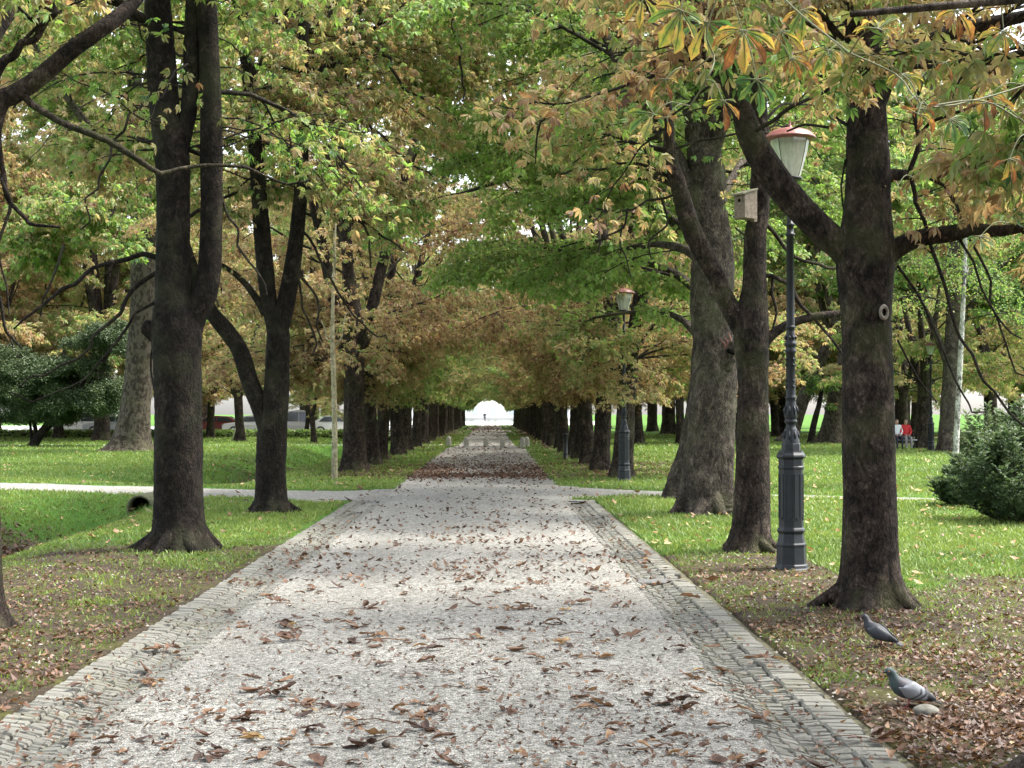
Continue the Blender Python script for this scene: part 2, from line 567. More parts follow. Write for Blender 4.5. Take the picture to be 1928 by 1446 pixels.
v_, q_ = strip(np.stack([xx, yr - wr - .4 - e], -1), np.stack([xx, yr + wr + .4 + e], -1), 7, lambda x, y, t: -.004 + .004 * nz(x, y, 1.5, 4))
mb.add(v_, q_)
tag(mb.build('narrow_path', M_gravel), 'narrow pale path crossing the right lawn behind the lamp post', 'path', kind='structure')
mb = MB()
xx = np.arange(.8, -60, -1.0)
v_, q_ = strip(np.stack([xx, 0 * xx + 73.2], -1), np.stack([xx, 0 * xx + 75.8], -1), 5, lambda x, y, t: -.002 + .004 * nz(x, y, 1.5, 5))
mb.add(v_, q_[:, ::-1])
tag(mb.build('far_side_path', M_gravel), 'pale path joining from the left just beyond the stone bollards', 'path', kind='structure')

# cobbled gutters ------------------------------------------------------------
k = NT('granite_setts')
v = k.coord('Object')
n1, n2 = k.noise(45, 5, .7, v), k.noise(2.0, 4, .6, v)
c = k.ramp(k.math('ADD', k.math('MULTIPLY', k.attr('tint'), .6), k.math('MULTIPLY', n1, .4)), [(.2, (.125, .121, .102)), (.5, (.165, .161, .138)), (.8, (.205, .20, .172))])
c = k.mix(k.ramp(n2, [(.50, 0.0), (.68, .40)]), c, (.135, .135, .080))
M_sett = k.done(k.bsdf(c, .9, .25, k.bump(n1, .5, .012)))
k = NT('mossy_joint')
n2 = k.noise(9, 5, .7, k.coord('Object'))
M_joint = k.done(k.bsdf(k.ramp(n2, [(.35, (.10, .092, .070)), (.55, (.14, .133, .092)), (.72, (.13, .135, .06))]), .95, .1, k.bump(n2, .8, .02)))


def gutter(side, rs):
    mb = MB()
    if side < 0:
        rows = [(-2.52, -2.36), (-2.355, -2.25), (-2.245, -2.15), (-2.145, -2.06), (-2.055, -1.955)]
    else:
        rows = [(1.86, 1.70), (1.695, 1.60), (1.595, 1.51), (1.505, 1.43), (1.425, 1.345)]
    zs = [(.024, .020), (.009, -.004), (-.009, -.015), (-.013, -.002), (.002, .012)]
    for ri, ((xo, xi), (zo, zi)) in enumerate(zip(rows, zs)):
        y = 3.5
        while y < G_END + rs.uniform(-.3, .3):
            L = rs.uniform(.05, .085) if ri else rs.uniform(.06, .105)
            w = .006 + .005 * rs.rand()
            a, b = y + w / 2, y + L - w / 2
            sk = .035 * (1 if side > 0 else -1)
            x0, x1 = xo + rs.normal(0, .007), xi + rs.normal(0, .006)
            if ri == 0 and side > 0 and 14.1 < y < 14.5:
                x0 -= .06
            h = rs.normal(0, .0022)
            s = .009
            base = np.array([(x0, a, -.09), (x1, a + sk, -.09), (x1, b + sk, -.09), (x0, b, -.09)])
            sx = s * np.sign(x1 - x0)
            top = np.array([(x0 + sx, a + s, zo + h), (x1 - sx, a + s + sk, zi + h), (x1 - sx, b - s + sk, zi + h + rs.normal(0, .004)), (x0 + sx, b - s, zo + h + rs.normal(0, .004))])
            up = base.copy()
            up[:, 2] = np.array([zo, zi, zi, zo]) + h - .013
            ctr = top.mean(0, keepdims=True) + np.array([(0, 0, .004)])
            vv = np.vstack([base, up, top, ctr])
            q = [(m, (m + 1) % 4, 4 + (m + 1) % 4, 4 + m) for m in range(4)] + [(4 + m, 4 + (m + 1) % 4, 8 + (m + 1) % 4, 8 + m) for m in range(4)]
            t = [(8 + m, 8 + (m + 1) % 4, 12) for m in range(4)]
            if side < 0:
                pass
            mb.add(vv, q, t, 0, np.clip(rs.normal(.5, .22), 0, 1))
            y += L
    x0, x1 = (GL0 - .10, GL1 + .07) if side < 0 else (GR0 - .07, GR1 + .10)
    yy = np.arange(3, G_END + .1, .25)
    zprof = lambda x, y, t: -.003 + .005 * nz(x, y, 5, 3) - .024 * np.sin(PI * t)
    v_, q_ = strip(np.stack([x0 + .03 * nz(yy, yy * 0, 3, 1), yy], -1), np.stack([x1 + .03 * nz(yy, yy * 0, 3, 2), yy], -1), 19, zprof)
    mb.add(v_, q_, None, 1)
    o = mb.build('cobbled_gutter', [M_sett, M_joint], None, False)
    return tag(o, 'grey cobbled gutter with a raised kerb along the %s edge of the gravel' % ('left' if side < 0 else 'right'), 'gutter', kind='structure')


gutter(-1, np.random.RandomState(3))
gutter(1, np.random.RandomState(4))
p = G(1265, 1096)
mb = MB()
box(mb, -.24, .17, -.16, .16, -.05, .016)
o = mb.build('drain_slab', simple('slab_stone', (.10, .10, .095), .85, .3, 0, .3, 25, .3), None, False)
o.location = (1.62, p[1], 0)
tag(bevel(o, .012), 'flat dark stone slab set across the right cobbled gutter', 'drain slab')


# ------------------------------------------------------------------ foliage
UP = np.array((0, 0, 1.0))


def palmate(mb, pos, fwd, L, tint, rs, nl=6, wid=.30, droop=(.4, 1.1), tilt=.45, mat=0, spread=115, jit=.07):
    """palmate leaves: leaflets radiating from the end of each petiole"""
    pos, fwd, L, tint = np.asarray(pos), norm(fwd), np.asarray(L), np.asarray(tint)
    N = len(pos)
    n = norm(np.tile(UP, (N, 1)) + rs.normal(0, tilt, (N, 3)))
    f = norm(fwd - n * np.sum(fwd * n, 1, keepdims=True) + 1e-4)
    s = np.cross(n, f)
    ang = np.radians(np.linspace(-spread, spread, nl))[None] + rs.normal(0, .12, (N, nl))
    ln = L[:, None] * (1 - .38 * (np.abs(ang) / 2.1) ** 1.4) * rs.uniform(.82, 1.12, (N, nl))
    dr = rs.uniform(droop[0], droop[1], (N, 1)) + rs.normal(0, .18, (N, nl))
    h = f[:, None] * np.cos(ang)[..., None] + s[:, None] * np.sin(ang)[..., None]
    d = h * np.cos(dr)[..., None] - n[:, None] * np.sin(dr)[..., None]
    w = norm(np.cross(d, n[:, None] + 0 * d) + 1e-5)
    nn = np.cross(w, d)
    ln3 = ln[..., None]
    b = pos[:, None] + d * ln3 * .04
    mid = pos[:, None] + d * ln3 * .62 + nn * ln3 * .02
    tip = pos[:, None] + d * ln3 - UP * ln3 * rs.uniform(.02, .2, (N, nl, 1))
    lf = mid + w * ln3 * wid * .5 + nn * ln3 * rs.uniform(.02, .10, (N, nl, 1))
    rt = mid - w * ln3 * wid * .5 + nn * ln3 * rs.uniform(.02, .10, (N, nl, 1))
    v = np.stack([b, lf, tip, rt], 2).reshape(-1, 3)
    t0 = (tint[:, None] + rs.normal(0, jit, (N, nl)))
    tt = np.stack([t0 - .05, t0 + .03, t0 + rs.uniform(.0, .22, t0.shape), t0 + .03], 2).reshape(-1)
    i = np.arange(N * nl)[:, None] * 4
    mb.add(v, None, np.concatenate([i + np.array([[0, 1, 2]]), i + np.array([[0, 2, 3]])]), mat, tt)


def fine_leaves(mb, pos, fwd, L, tint, rs, mat=0):
    """small simple leaves, one rhombus each"""
    pos, fwd = np.asarray(pos), norm(fwd)
    N = len(pos)
    n = norm(np.tile(UP, (N, 1)) + rs.normal(0, .6, (N, 3)))
    w = norm(np.cross(n, fwd))
    l3 = np.asarray(L)[:, None]
    v = np.stack([pos, pos + fwd * l3 * .5 + w * l3 * .3, pos + fwd * l3 - UP * l3 * .1, pos + fwd * l3 * .5 - w * l3 * .3], 1).reshape(-1, 3)
    i = np.arange(N)[:, None] * 4
    mb.add(v, i + np.array([[0, 1, 2, 3]]), None, mat, np.repeat(np.asarray(tint), 4))


class Skel:
    def __init__(self, seed):
        self.rs = np.random.RandomState(seed)
        self.twigs, self.leaf, self.keep = [], [], None

    def path(self, p, d, L, n, droop, jit=.10, lift=0.0):
        pts = [np.asarray(p, float)]
        d = norm(d)
        for i in range(n):
            t = (i + 1) / n
            d = norm(d + np.array((0, 0, -droop * t + lift * max(0, t - .6) * 2)) / n * 2.2 + self.rs.normal(0, jit, 3))
            pts.append(pts[-1] + d * L / n)
        return np.array(pts)

    def leaves_on(self, pts, t0, step, pet=.12):
        rs = self.rs
        s = np.concatenate([[0], np.cumsum(np.linalg.norm(np.diff(pts, axis=0), axis=1))])
        tot = s[-1]
        if tot < .02:
            return
        u = np.arange(t0 * tot, tot + step * .4, step)
        u = u + rs.uniform(-.3, .3, len(u)) * step
        for x in u:
            q = np.array([np.interp(x, s, pts[:, m]) for m in range(3)])
            k = min(np.searchsorted(s, x), len(pts) - 1)
            tg = norm(pts[k] - pts[k - 1])
            sd = norm(np.cross(tg, UP) + 1e-3)
            for sg in (-1, 1):
                if rs.rand() < .12:
                    continue
                f = norm(sd * sg * rs.uniform(.4, 1) + tg * rs.uniform(.1, .9) + rs.normal(0, .25, 3))
                c = q + f * pet * rs.uniform(.6, 1.3) + UP * rs.uniform(-.05, .03)
                if self.keep is None or self.keep(c):
                    self.leaf.append((c, f))

    def branch(self, p, d, L, r, level, cfg):
        """one branch with its side twigs; level 2 = main branch, 1 = side branch, 0 = leafy twig"""
        rs = self.rs
        n = (4, 6, 9)[level]
        pts = self.path(p, d, L, n, cfg['droop'][level], cfg.get('jit', .1), cfg.get('lift', 0.0) if level == 1 else 0)
        if self.keep is not None:
            m = len(pts)
            for i in range(1, m):
                if not self.keep(pts[i]):
                    m = i
                    break
            if m < max(2, .55 * n):
                return
            pts = pts[:m]
        rr = np.linspace(r, max(r * .3, .0025), len(pts))
        self.twigs.append((pts, rr, (4, 5, 6)[level]))
        if level == 0:
            self.leaves_on(pts, .15, cfg['step'])
            return
        self.kids(pts, rr, level - 1, cfg['n'][level], cfg['t0'][level], cfg['len'][level - 1], cfg)
        if level == 1:
            self.leaves_on(pts, .45, cfg['step'] * 1.3)

    def kids(self, pts, rr, level, n, t0, ln, cfg, t1=1.0, side=None):
        rs = self.rs
        s = np.linspace(0, 1, len(pts))
        for m in range(n):
            t = t0 + (t1 - t0) * (m + rs.rand()) / n
            q = np.array([np.interp(t, s, pts[:, x]) for x in range(3)])
            k = min(int(t * (len(pts) - 1)) + 1, len(pts) - 1)
            tg = norm(pts[k] - pts[k - 1])
            if abs(tg[2]) > .8:
                a = 2.4 * m + rs.uniform(-.5, .5) + cfg.get('az', 0)
                if side is not None:
                    a = side + rs.uniform(-1.3, 1.3)
                el = rs.uniform(*cfg.get('el', (.1, .8)))
                d = np.array((math.cos(a) * math.cos(el), math.sin(a) * math.cos(el), math.sin(el)))
            else:
                sd = norm(np.cross(tg, UP)) * (1 if m % 2 else -1)
                d = norm(tg * rs.uniform(.35, .9) + sd * rs.uniform(.5, 1.0) + UP * rs.uniform(-.25, .35))
            r = min(np.interp(t, s, rr) * .6, (.007, .016, .036)[level])
            self.branch(q, d, ln * rs.uniform(.65, 1.25) * (1 - .35 * t), r, level, cfg)

    def crown(self, tint, L, seed=1, nl=6, wid=.30, tilt=.75, droop=(.4, 1.1), spread_t=.16, clump=.12, fine=0):
        """the leaves and thin twigs as one crown mesh"""
        rs = np.random.RandomState(seed + 99)
        mb = MB()
        for pts, rr, sd in self.twigs:
            tube(mb, pts, rr, sd, 1, cap=False)
        if self.leaf:
            pos = np.array([a for a, b in self.leaf])
            fw = np.array([b for a, b in self.leaf])
            cl = nz(pos[:, 0] + pos[:, 2] * .7, pos[:, 1] - pos[:, 2] * .5, 1.1, seed)
            tt = tint + cl * clump + rs.normal(0, spread_t, len(pos)) * np.where(rs.rand(len(pos)) < .3, 1.5, .7)
            LL = L * rs.uniform(.65, 1.2, len(pos))
            if fine:
                for q in range(fine):
                    off = rs.normal(0, .10, pos.shape)
                    fine_leaves(mb, pos + off, norm(fw + rs.normal(0, .7, pos.shape)), LL * .7, tt + rs.normal(0, .05, len(tt)), rs)
            else:
                palmate(mb, pos, fw, LL, tt, rs, nl, wid, droop, tilt)
        return mb


CFG = dict(droop=(.30, .55, .55), n=(0, 7, 9), t0=(0, .12, .2), len=(.55, 1.5, 4.2), step=.098, lift=.35)


def cat_r(pix, d, jy=None):
    """pixel centre line (x, y, half width) at distance d -> points and radii"""
    p = []
    for q in pix:
        dd = d + (q[3] if len(q) > 3 else 0)
        w = P(q[0], q[1], dd)
        p.append((*w, q[2] / FPX * dd))
    p = np.array(p)
    return p[:, :3], p[:, 3]


def wobble(pts, amp, seed):            # natural kinks along a thin branch
    r_ = np.random.RandomState(seed)
    n = len(pts)
    k = max(4, int(np.sum(np.linalg.norm(np.diff(pts, axis=0), axis=1)) / .16))
    w = r_.normal(0, amp, (k, 3))
    w[0] = 0
    u = np.linspace(0, k - 1, n)
    return pts + np.stack([np.interp(u, np.arange(k), w[:, a]) for a in range(3)], -1)


def smooth_path(pts, rr, step=.07):
    L = np.sum(np.linalg.norm(np.diff(pts, axis=0), axis=1))
    n = max(6, int(L / step))
    c = catmull(np.column_stack([pts, rr]), n)
    return c[:, :3], np.maximum(c[:, 3], .003)


# ------------------------------------------------------------------ generic avenue chestnuts (four kinds, copied down the rows)
def make_generic(seed, tint, path_side=3.3, H=15, R=5.0, trunk_h=3.1, low=2.05, mid=3.75, L=.125, r0=.31, cfg=CFG, nl=6, lean=.26, prim=10, leaders=3, bark=None, fine=0, wid=.30, slot=0.0):
    S = Skel(seed)
    rs = S.rs
    off = rs.uniform(-.3, .3, 8)

    def keep(c):
        q = abs(c[0] - path_side)
        zmin = low + .25 * math.sin(c[1] * 2.1 + off[0] * 9) + .2 * math.sin(c[1] * 5.3 + c[0] * 3)
        if q < 1.9:
            zmin = max(zmin, mid - .45 * (q / 1.9) ** 2 * 2.0 + .12 * math.sin(c[1] * 3))
        if q < slot and c[2] > 4.6:          # the crowns do not quite meet over the path
            return False
        return c[2] > zmin
    S.keep = keep
    tk = MB()
    tp = np.array([(0, 0, -.12), (0, 0, .3), (off[1] * .3, off[2] * .3, 1.5), (off[1] * .6, off[2] * .6, trunk_h)])
    p, r = smooth_path(tp, np.array([r0 * 1.05, r0, r0 * .9, r0 * .92]), .12)
    tube(tk, p, r, 18, 0, .035, seed, .55, .28)
    lo_ = dict(cfg, el=(-.15, .35))
    S.kids(np.array([tp[-1] + (0, 0, -.5), tp[-1] + (0, 0, .1), tp[-1] + (0, 0, .7)]), np.full(3, .12), 2, 7 if path_side < 50 else 0, 0, R * .85, lo_)
    for m in range(leaders):
        a = 2 * PI * m / leaders + rs.uniform(-.4, .4)
        top = tp[-1] + np.array((math.cos(a) * H * lean * .9, math.sin(a) * H * lean * .9, H - trunk_h - rs.uniform(0, 1.5)))
        q = np.array([tp[-1] + (0, 0, -.25), tp[-1] + np.array((math.cos(a) * .35, math.sin(a) * .35, .6)),
                      tp[-1] * .5 + top * .5 + rs.normal(0, .25, 3), top])
        p, r = smooth_path(q, np.array([r0 * .62, r0 * .55, r0 * .32, .03]), .2)
        tube(tk, p, r, 10, 0, .04, seed + m)
        c2 = dict(cfg)
        c2['az'] = a
        c2['len'] = (cfg['len'][0], cfg['len'][1], R)
        S.kids(p, r, 2, prim, .04, R, c2, .97)
    crown = S.crown(tint, L, seed, nl, wid, fine=fine)
    return tk.mesh('trunk', [bark or M_bark]), crown.mesh('crown', [M_leaf, M_twig])


def plant(meshes, loc, name, label, cat, group, rz=0.0, scale=(1, 1, 1), shift=0.0, bark=None):
    e = empty(name, loc, label, cat, group, rz)
    e.scale = scale
    a = link('trunk', meshes[0], e)
    b = link('crown', meshes[1], e)
    b.color = (.5 + shift, .5, .5, 1)
    return e


FCFG = dict(CFG, step=.12, n=(0, 6, 8))
FAR_KINDS = [make_generic(12, .46, H=11.5, r0=.25, cfg=FCFG, prim=6, L=.15, slot=0.0), make_generic(24, .56, H=12, cfg=FCFG, prim=6, L=.15, slot=0.0), make_generic(38, .52, H=11, r0=.23, cfg=FCFG, prim=6, L=.15, slot=0.0)]
END_KINDS = [make_generic(13, .44, H=11.5, cfg=FCFG, prim=6, L=.17, mid=3.4), make_generic(25, .50, H=12, cfg=FCFG, prim=6, L=.17, mid=3.4)]
KINDS = [make_generic(11, .46, r0=.27), make_generic(23, .56, H=16, r0=.24), make_generic(37, .50, H=14.5, leaders=4, prim=8, r0=.30), make_generic(51, .60, H=15.5, r0=.26)]

ORD = ['first', 'second', 'third', 'fourth', 'fifth', 'sixth', 'seventh', 'eighth', 'ninth', 'tenth', 'eleventh', 'twelfth', 'thirteenth', 'fourteenth', 'fifteenth',
       'sixteenth', 'seventeenth', 'eighteenth', 'nineteenth', 'twentieth', 'twenty-first', 'twenty-second', 'twenty-third', 'twenty-fourth', 'twenty-fifth',
       'twenty-sixth', 'twenty-seventh', 'twenty-eighth', 'twenty-ninth', 'thirtieth']
rs = np.random.RandomState(7)
LD = [40.5, 45.2, 50.3, 56.5, 62.5, 69.5, 77.5, 83, 89] + list(np.arange(95, 196, 6.2))
RD = [36.3, 41.2, 46.2, 51, 56, 61, 66, 71, 79, 85, 91] + list(np.arange(97, 196, 6.2))
KL = [2, 0, 1, 0, 2, 3, 1, 0, 3]
KR = [0, 3, 1, 0, 3, 1, 2, 0, 3]
for side, D in ((-1, LD), (1, RD)):
    for i_, d in enumerate(D):
        kd = KINDS[(KL if side < 0 else KR)[i_ % 9]]
        if d > 58:
            kd = FAR_KINDS[i_ % 3] if d < 140 else END_KINDS[i_ % 2]
        x = (-3.62 if side < 0 else 3.12) + rs.uniform(-.12, .12)
        sc = rs.uniform(.95, 1.08)
        flip = rs.choice([-1, 1])
        lab = ('dark chestnut in the left avenue row, %s trunk beyond the pale sapling' if side < 0 else
               'chestnut in the right avenue row, %s trunk beyond the leaning grey one') % ORD[i_]
        sh = ((.08 if i_ < 2 else -.13) if side < 0 else .05) + rs.uniform(-.07, .07)
        if i_ > 12:
            sh -= .06
        plant(kd, (x, d, 0), 'chestnut_tree', lab, 'tree', 'chestnut trees of the avenue', 0 if side < 0 else PI, (sc, sc * flip, sc), sh)

for x, d, kd, lab in ((-3.6, -2.0, 0, 'left'), (3.15, -2.5, 1, 'right'), (-3.6, -8.5, 2, 'left'), (3.1, -9.0, 3, 'right')):  # unseen trees added behind the camera to shade the near path
    plant(KINDS[kd], (x, d, 0), 'chestnut_tree', 'unseen avenue chestnut added %s the viewpoint on the %s side for shade' % ('beside' if d > -5 else 'further behind', lab), 'tree', 'chestnut trees of the avenue', 0 if x < 0 else PI, (1, 1, 1), 0)

# ------------------------------------------------------------------ the near trees, each built to its own shape
def hero(name, label, d, trunk, limbs, tint, seed, bark, cfg, L=.18, keep=None, arcs=(), rough=.03, flare=.28, flz=.16, lobes=5, sides=32, group=None,
         leafmat=None, nl=7, clump=.12, grp='chestnut trees of the avenue', lobe_dir=None, base=None, fine=0, wid=.32, cat='tree', tilt=.75, spread_t=.16, arcn=0, arcz=(4.6, 8.5), roots=0):
    tp, tr = cat_r(trunk, d)
    b = np.array((tp[0][0], tp[0][1], 0.0)) if base is None else np.array(base)
    b[2] = float(ground_z(b[0], b[1])) if abs(b[0]) < 60 else 0
    e = empty(name, b, label, cat, grp)
    S = Skel(seed)
    if keep is not None:
        S.keep = lambda c: keep(c + b)
    tp = tp - b
    tp[0][2] = min(tp[0][2], -.1)
    p, r = smooth_path(tp, tr, .06)
    mb = MB()
    tube(mb, p, r, sides, 0, rough, seed, flare, flz, lobes=lobes, lobe_dir=lobe_dir)
    limb_pts = [(p, r)]
    for li, (pix, kids) in enumerate(limbs):
        lp, lr = cat_r(pix, d)
        lp = lp - b
        p2, r2 = smooth_path(lp, lr, .07)
        if lr.max() < .07:
            p2, r2 = wobble(p2, .03, seed + li), r2 * .8
        limb_pts.append((p2, r2))
        tube(mb, p2, r2, 14, 0, rough * 1.2, seed + li + 1)
        if kids:
            c2 = dict(cfg)
            c2.update(kids.get('cfg', {}))
            S.kids(p2, r2, kids.get('lv', 2), kids['n'], kids.get('t0', .1), kids.get('ln', c2['len'][kids.get('lv', 2)]), c2, 1.0, kids.get('side'))
    for pix, n in arcs:
        lp, lr = cat_r(pix, d)
        p2, r2 = smooth_path(lp - b, lr * .72, .05)
        p2 = wobble(p2, .03, seed + len(S.twigs))
        S.twigs.append((p2, r2, 6))
        if n:
            S.kids(p2, r2, 0, int(n * 1.7), .1, cfg['len'][0] * .9, cfg)
    ra = np.random.RandomState(seed + 7)
    cand = [(q, rr_) for pp, rr_ in limb_pts for q in pp if arcz[0] < q[2] < arcz[1]]
    for m in range(arcn):                  # long thin drooping twigs, nearly bare
        q = cand[ra.randint(len(cand))][0]
        az = ra.uniform(0, 2 * PI)
        d0 = np.array((math.cos(az), math.sin(az), ra.uniform(.0, .6)))
        ln_ = ra.uniform(1.6, 3.4)
        pts = S.path(q, d0, ln_, 12, ra.uniform(.5, 1.0), .10, 0)
        if pts[:, 2].min() < 2.5:
            continue
        pts = wobble(catmull(pts, 30), .015, seed + m)
        S.twigs.append((pts, np.linspace(ra.uniform(.011, .020), .004, len(pts)), 5))
        c3 = dict(cfg)
        kp, S.keep = S.keep, (lambda c: c[2] > 2.4)
        S.kids(pts, np.full(len(pts), .008), 0, ra.randint(3, 8), .35, cfg['len'][0] * .8, dict(cfg, step=cfg['step'] * 2.2))
        S.keep = kp
    rb = tr[min(3, len(tr) - 1)]
    for m in range(roots):                 # root toes breaking the ground
        az = 2 * PI * (m + ra.uniform(-.3, .3)) / roots
        ln_ = rb * ra.uniform(1.1, 2.3)
        o_ = np.array((math.cos(az), math.sin(az), 0))
        s_ = np.array((-math.sin(az), math.cos(az), 0)) * ra.uniform(-.25, .25) * ln_
        q0 = np.array((p[0][0], p[0][1], 0))
        q = np.array([q0 + o_ * rb * .35 + (0, 0, rb * 1.5), q0 + o_ * rb * .95 + (0, 0, rb * .62), q0 + o_ * (rb + ln_ * .35) + s_ * .4 + (0, 0, rb * .16), q0 + o_ * (rb + ln_ * .75) + s_ + (0, 0, -.06)])
        p2, r2 = smooth_path(q, np.array([rb * .30, rb * .32, rb * .20, rb * .09]), .04)
        tube(mb, p2, r2, 10, 0, .07, seed + 50 + m)
    mb.build('trunk', bark, e)
    if S.leaf:
        S.crown(tint, L, seed, nl, clump=clump, fine=fine, wid=wid, tilt=tilt, spread_t=spread_t).build('crown', [leafmat or M_leaf, M_twig], e)
    return e


HC = dict(droop=(.35, .6, .55), n=(0, 6, 9), t0=(0, .15, .2), len=(.5, 1.3, 3.4), step=.09, lift=.45, el=(-.1, .7))
SP = dict(HC, n=(0, 5, 8), step=.10)

# left row --------------------------------------------------
hero('chestnut_tree', 'nearest left chestnut, its trunk cut off by the left edge beside bare earth', 10.9,
     [(-47, 1192, 78), (-46, 1165, 58), (-46, 1120, 50), (-48, 1000, 47), (-50, 800, 45), (-50, 600, 43), (-52, 300, 40), (-60, 0, 36), (-90, -300, 26), (-140, -700, 14)],
     [([(-52, 440, 26), (-35, 320, 22), (-5, 200, 19), (25, 178, 18), (65, 152, 17), (130, 98, 16), (190, 55, 15), (235, 22, 14, .1), (280, -30, 12, .2), (360, -120, 10, .4), (480, -260, 7, .7), (600, -360, 4, 1)],
       dict(n=9, t0=.45, ln=1.7, lv=1)),
      ([(8, 188, 12), (40, 178, 10), (70, 192, 9), (130, 234, 8), (190, 268, 8), (250, 292, 7), (310, 313, 6, .1), (370, 318, 4.5, .2), (440, 313, 4, .3), (520, 330, 3, .4), (580, 352, 2, .5)],
       dict(n=9, t0=.25, ln=.75, lv=0)),
      ([(2, 195, 8), (2, 290, 6.5), (8, 350, 6), (30, 392, 5), (60, 418, 4.5), (105, 436, 3)], dict(n=5, t0=.3, ln=.5, lv=0)),
      ([(-50, 300, 14), (-20, 130, 12), (40, 95, 10), (75, 60, 8), (100, 20, 7), (130, -60, 6)], dict(n=6, t0=.35, ln=1.3, lv=1)),
      ([(-55, 150, 18), (20, 20, 13, .4), (160, -140, 10, .8), (330, -330, 7, 1.2)], dict(n=5, t0=.3, ln=2.2)),
      ([(-60, 0, 18), (-160, -160, 14, -.5), (-260, -400, 8, -1)], dict(n=4, t0=.3, ln=2.5))],
     .34, 101, M_bark, dict(SP, step=.17), keep=lambda c: c[2] > 3.45 + .25 * math.sin(c[1] * 3) and c[1] > 8.6 and not (-2.85 < c[0] / c[1] * 10.9 < -1.95 and math.sin(c[0] * 37 + c[2] * 53) < .8), arcs=[
         ([(-40, 470, 7), (0, 560, 5), (12, 640, 4), (50, 655, 2.5)], 4), ([(0, 330, 5), (5, 370, 5), (0, 480, 3), (15, 590, 2)], 0)], L=.115)

hero('chestnut_tree', 'big dark chestnut splitting into three upright stems on the left, culvert pipe behind it', 17.3,
     [(338, 1043, 74), (338, 1022, 58), (338, 990, 50), (337, 940, 46), (335, 860, 45), (335, 760, 44), (334, 680, 44), (333, 620, 46), (328, 560, 37), (326, 480, 33), (326, 380, 31), (324, 300, 33), (314, 230, 29), (302, 130, 25), (296, 0, 24),
      (288, -150, 20), (275, -400, 13), (265, -620, 6)],
     [([(345, 660, 26), (362, 600, 26), (384, 555, 25), (395, 500, 22), (398, 400, 21), (398, 300, 21), (397, 200, 20), (393, 100, 20), (388, 0, 20), (388, -150, 15), (400, -380, 10), (415, -600, 5)], dict(n=9, t0=.35, ln=3.0, cfg=dict(el=(-.2, .6)))),
      ([(326, 330, 20), (343, 262, 16), (356, 200, 16), (361, 100, 15), (364, 0, 15), (366, -200, 12), (360, -420, 7)], dict(n=5, t0=.45, ln=2.6)),
      ([(318, 200, 20), (306, 60, 20), (296, -60, 18), (280, -300, 12), (262, -560, 6)], dict(n=7, t0=.3, ln=2.8)),
      ([(318, 655, 15), (298, 636, 15), (278, 617, 15), (271, 613, 12)], None),
      ([(318, 482, 8), (280, 484, 6.5), (235, 490, 6), (190, 503, 5, -.2), (140, 530, 5, -.3), (100, 557, 4, -.4), (60, 585, 3, -.5), (25, 608, 2, -.6)], dict(n=16, t0=.2, ln=.7, lv=0)),
      ([(318, 495, 7), (293, 516, 5.5), (262, 545, 5), (228, 582, 4.5, -.1), (195, 622, 4, -.2), (165, 660, 3.5, -.3), (120, 692, 3, -.4), (70, 710, 2.5, -.5), (30, 728, 2, -.5)], dict(n=14, t0=.2, ln=.55, lv=0, cfg=dict(step=.5))),
      ([(300, 560, 4), (250, 600, 3.5, -.2), (190, 680, 3, -.3), (130, 725, 2.5, -.4), (60, 750, 2, -.5), (15, 735, 1.5, -.5)], dict(n=12, t0=.3, ln=.5, lv=0, cfg=dict(step=.45))),
      ([(310, 60, 12), (230, 10, 9, -.2), (150, -60, 7, -.5)], dict(n=6, t0=.2, ln=1.4, lv=1))],
     .35, 102, M_bark_dark, dict(SP, step=.17, n=(0, 6, 9)), keep=lambda c: c[2] > (6.4 if -4.3 < c[0] < -2.7 and c[1] < 17.4 and math.sin(c[0] * 37 + c[2] * 53) < .75 else 3.6) + .4 * math.sin(c[1] * 2 + c[0] * 3), L=.115,
     arcs=[([(398, 330, 4), (440, 420, 3.5), (470, 500, 3), (500, 560, 2)], 3), ([(310, 150, 4), (250, 220, 4, -.3), (190, 330, 3, -.5), (150, 430, 2, -.5)], 4), ([(290, 640, 3), (292, 700, 2.5), (297, 780, 2)], 2),
           ([(120, 460, 4, -.6), (95, 540, 3, -.6), (80, 600, 2, -.6)], 5)], rough=.032, lobes=6, arcn=44, roots=7)

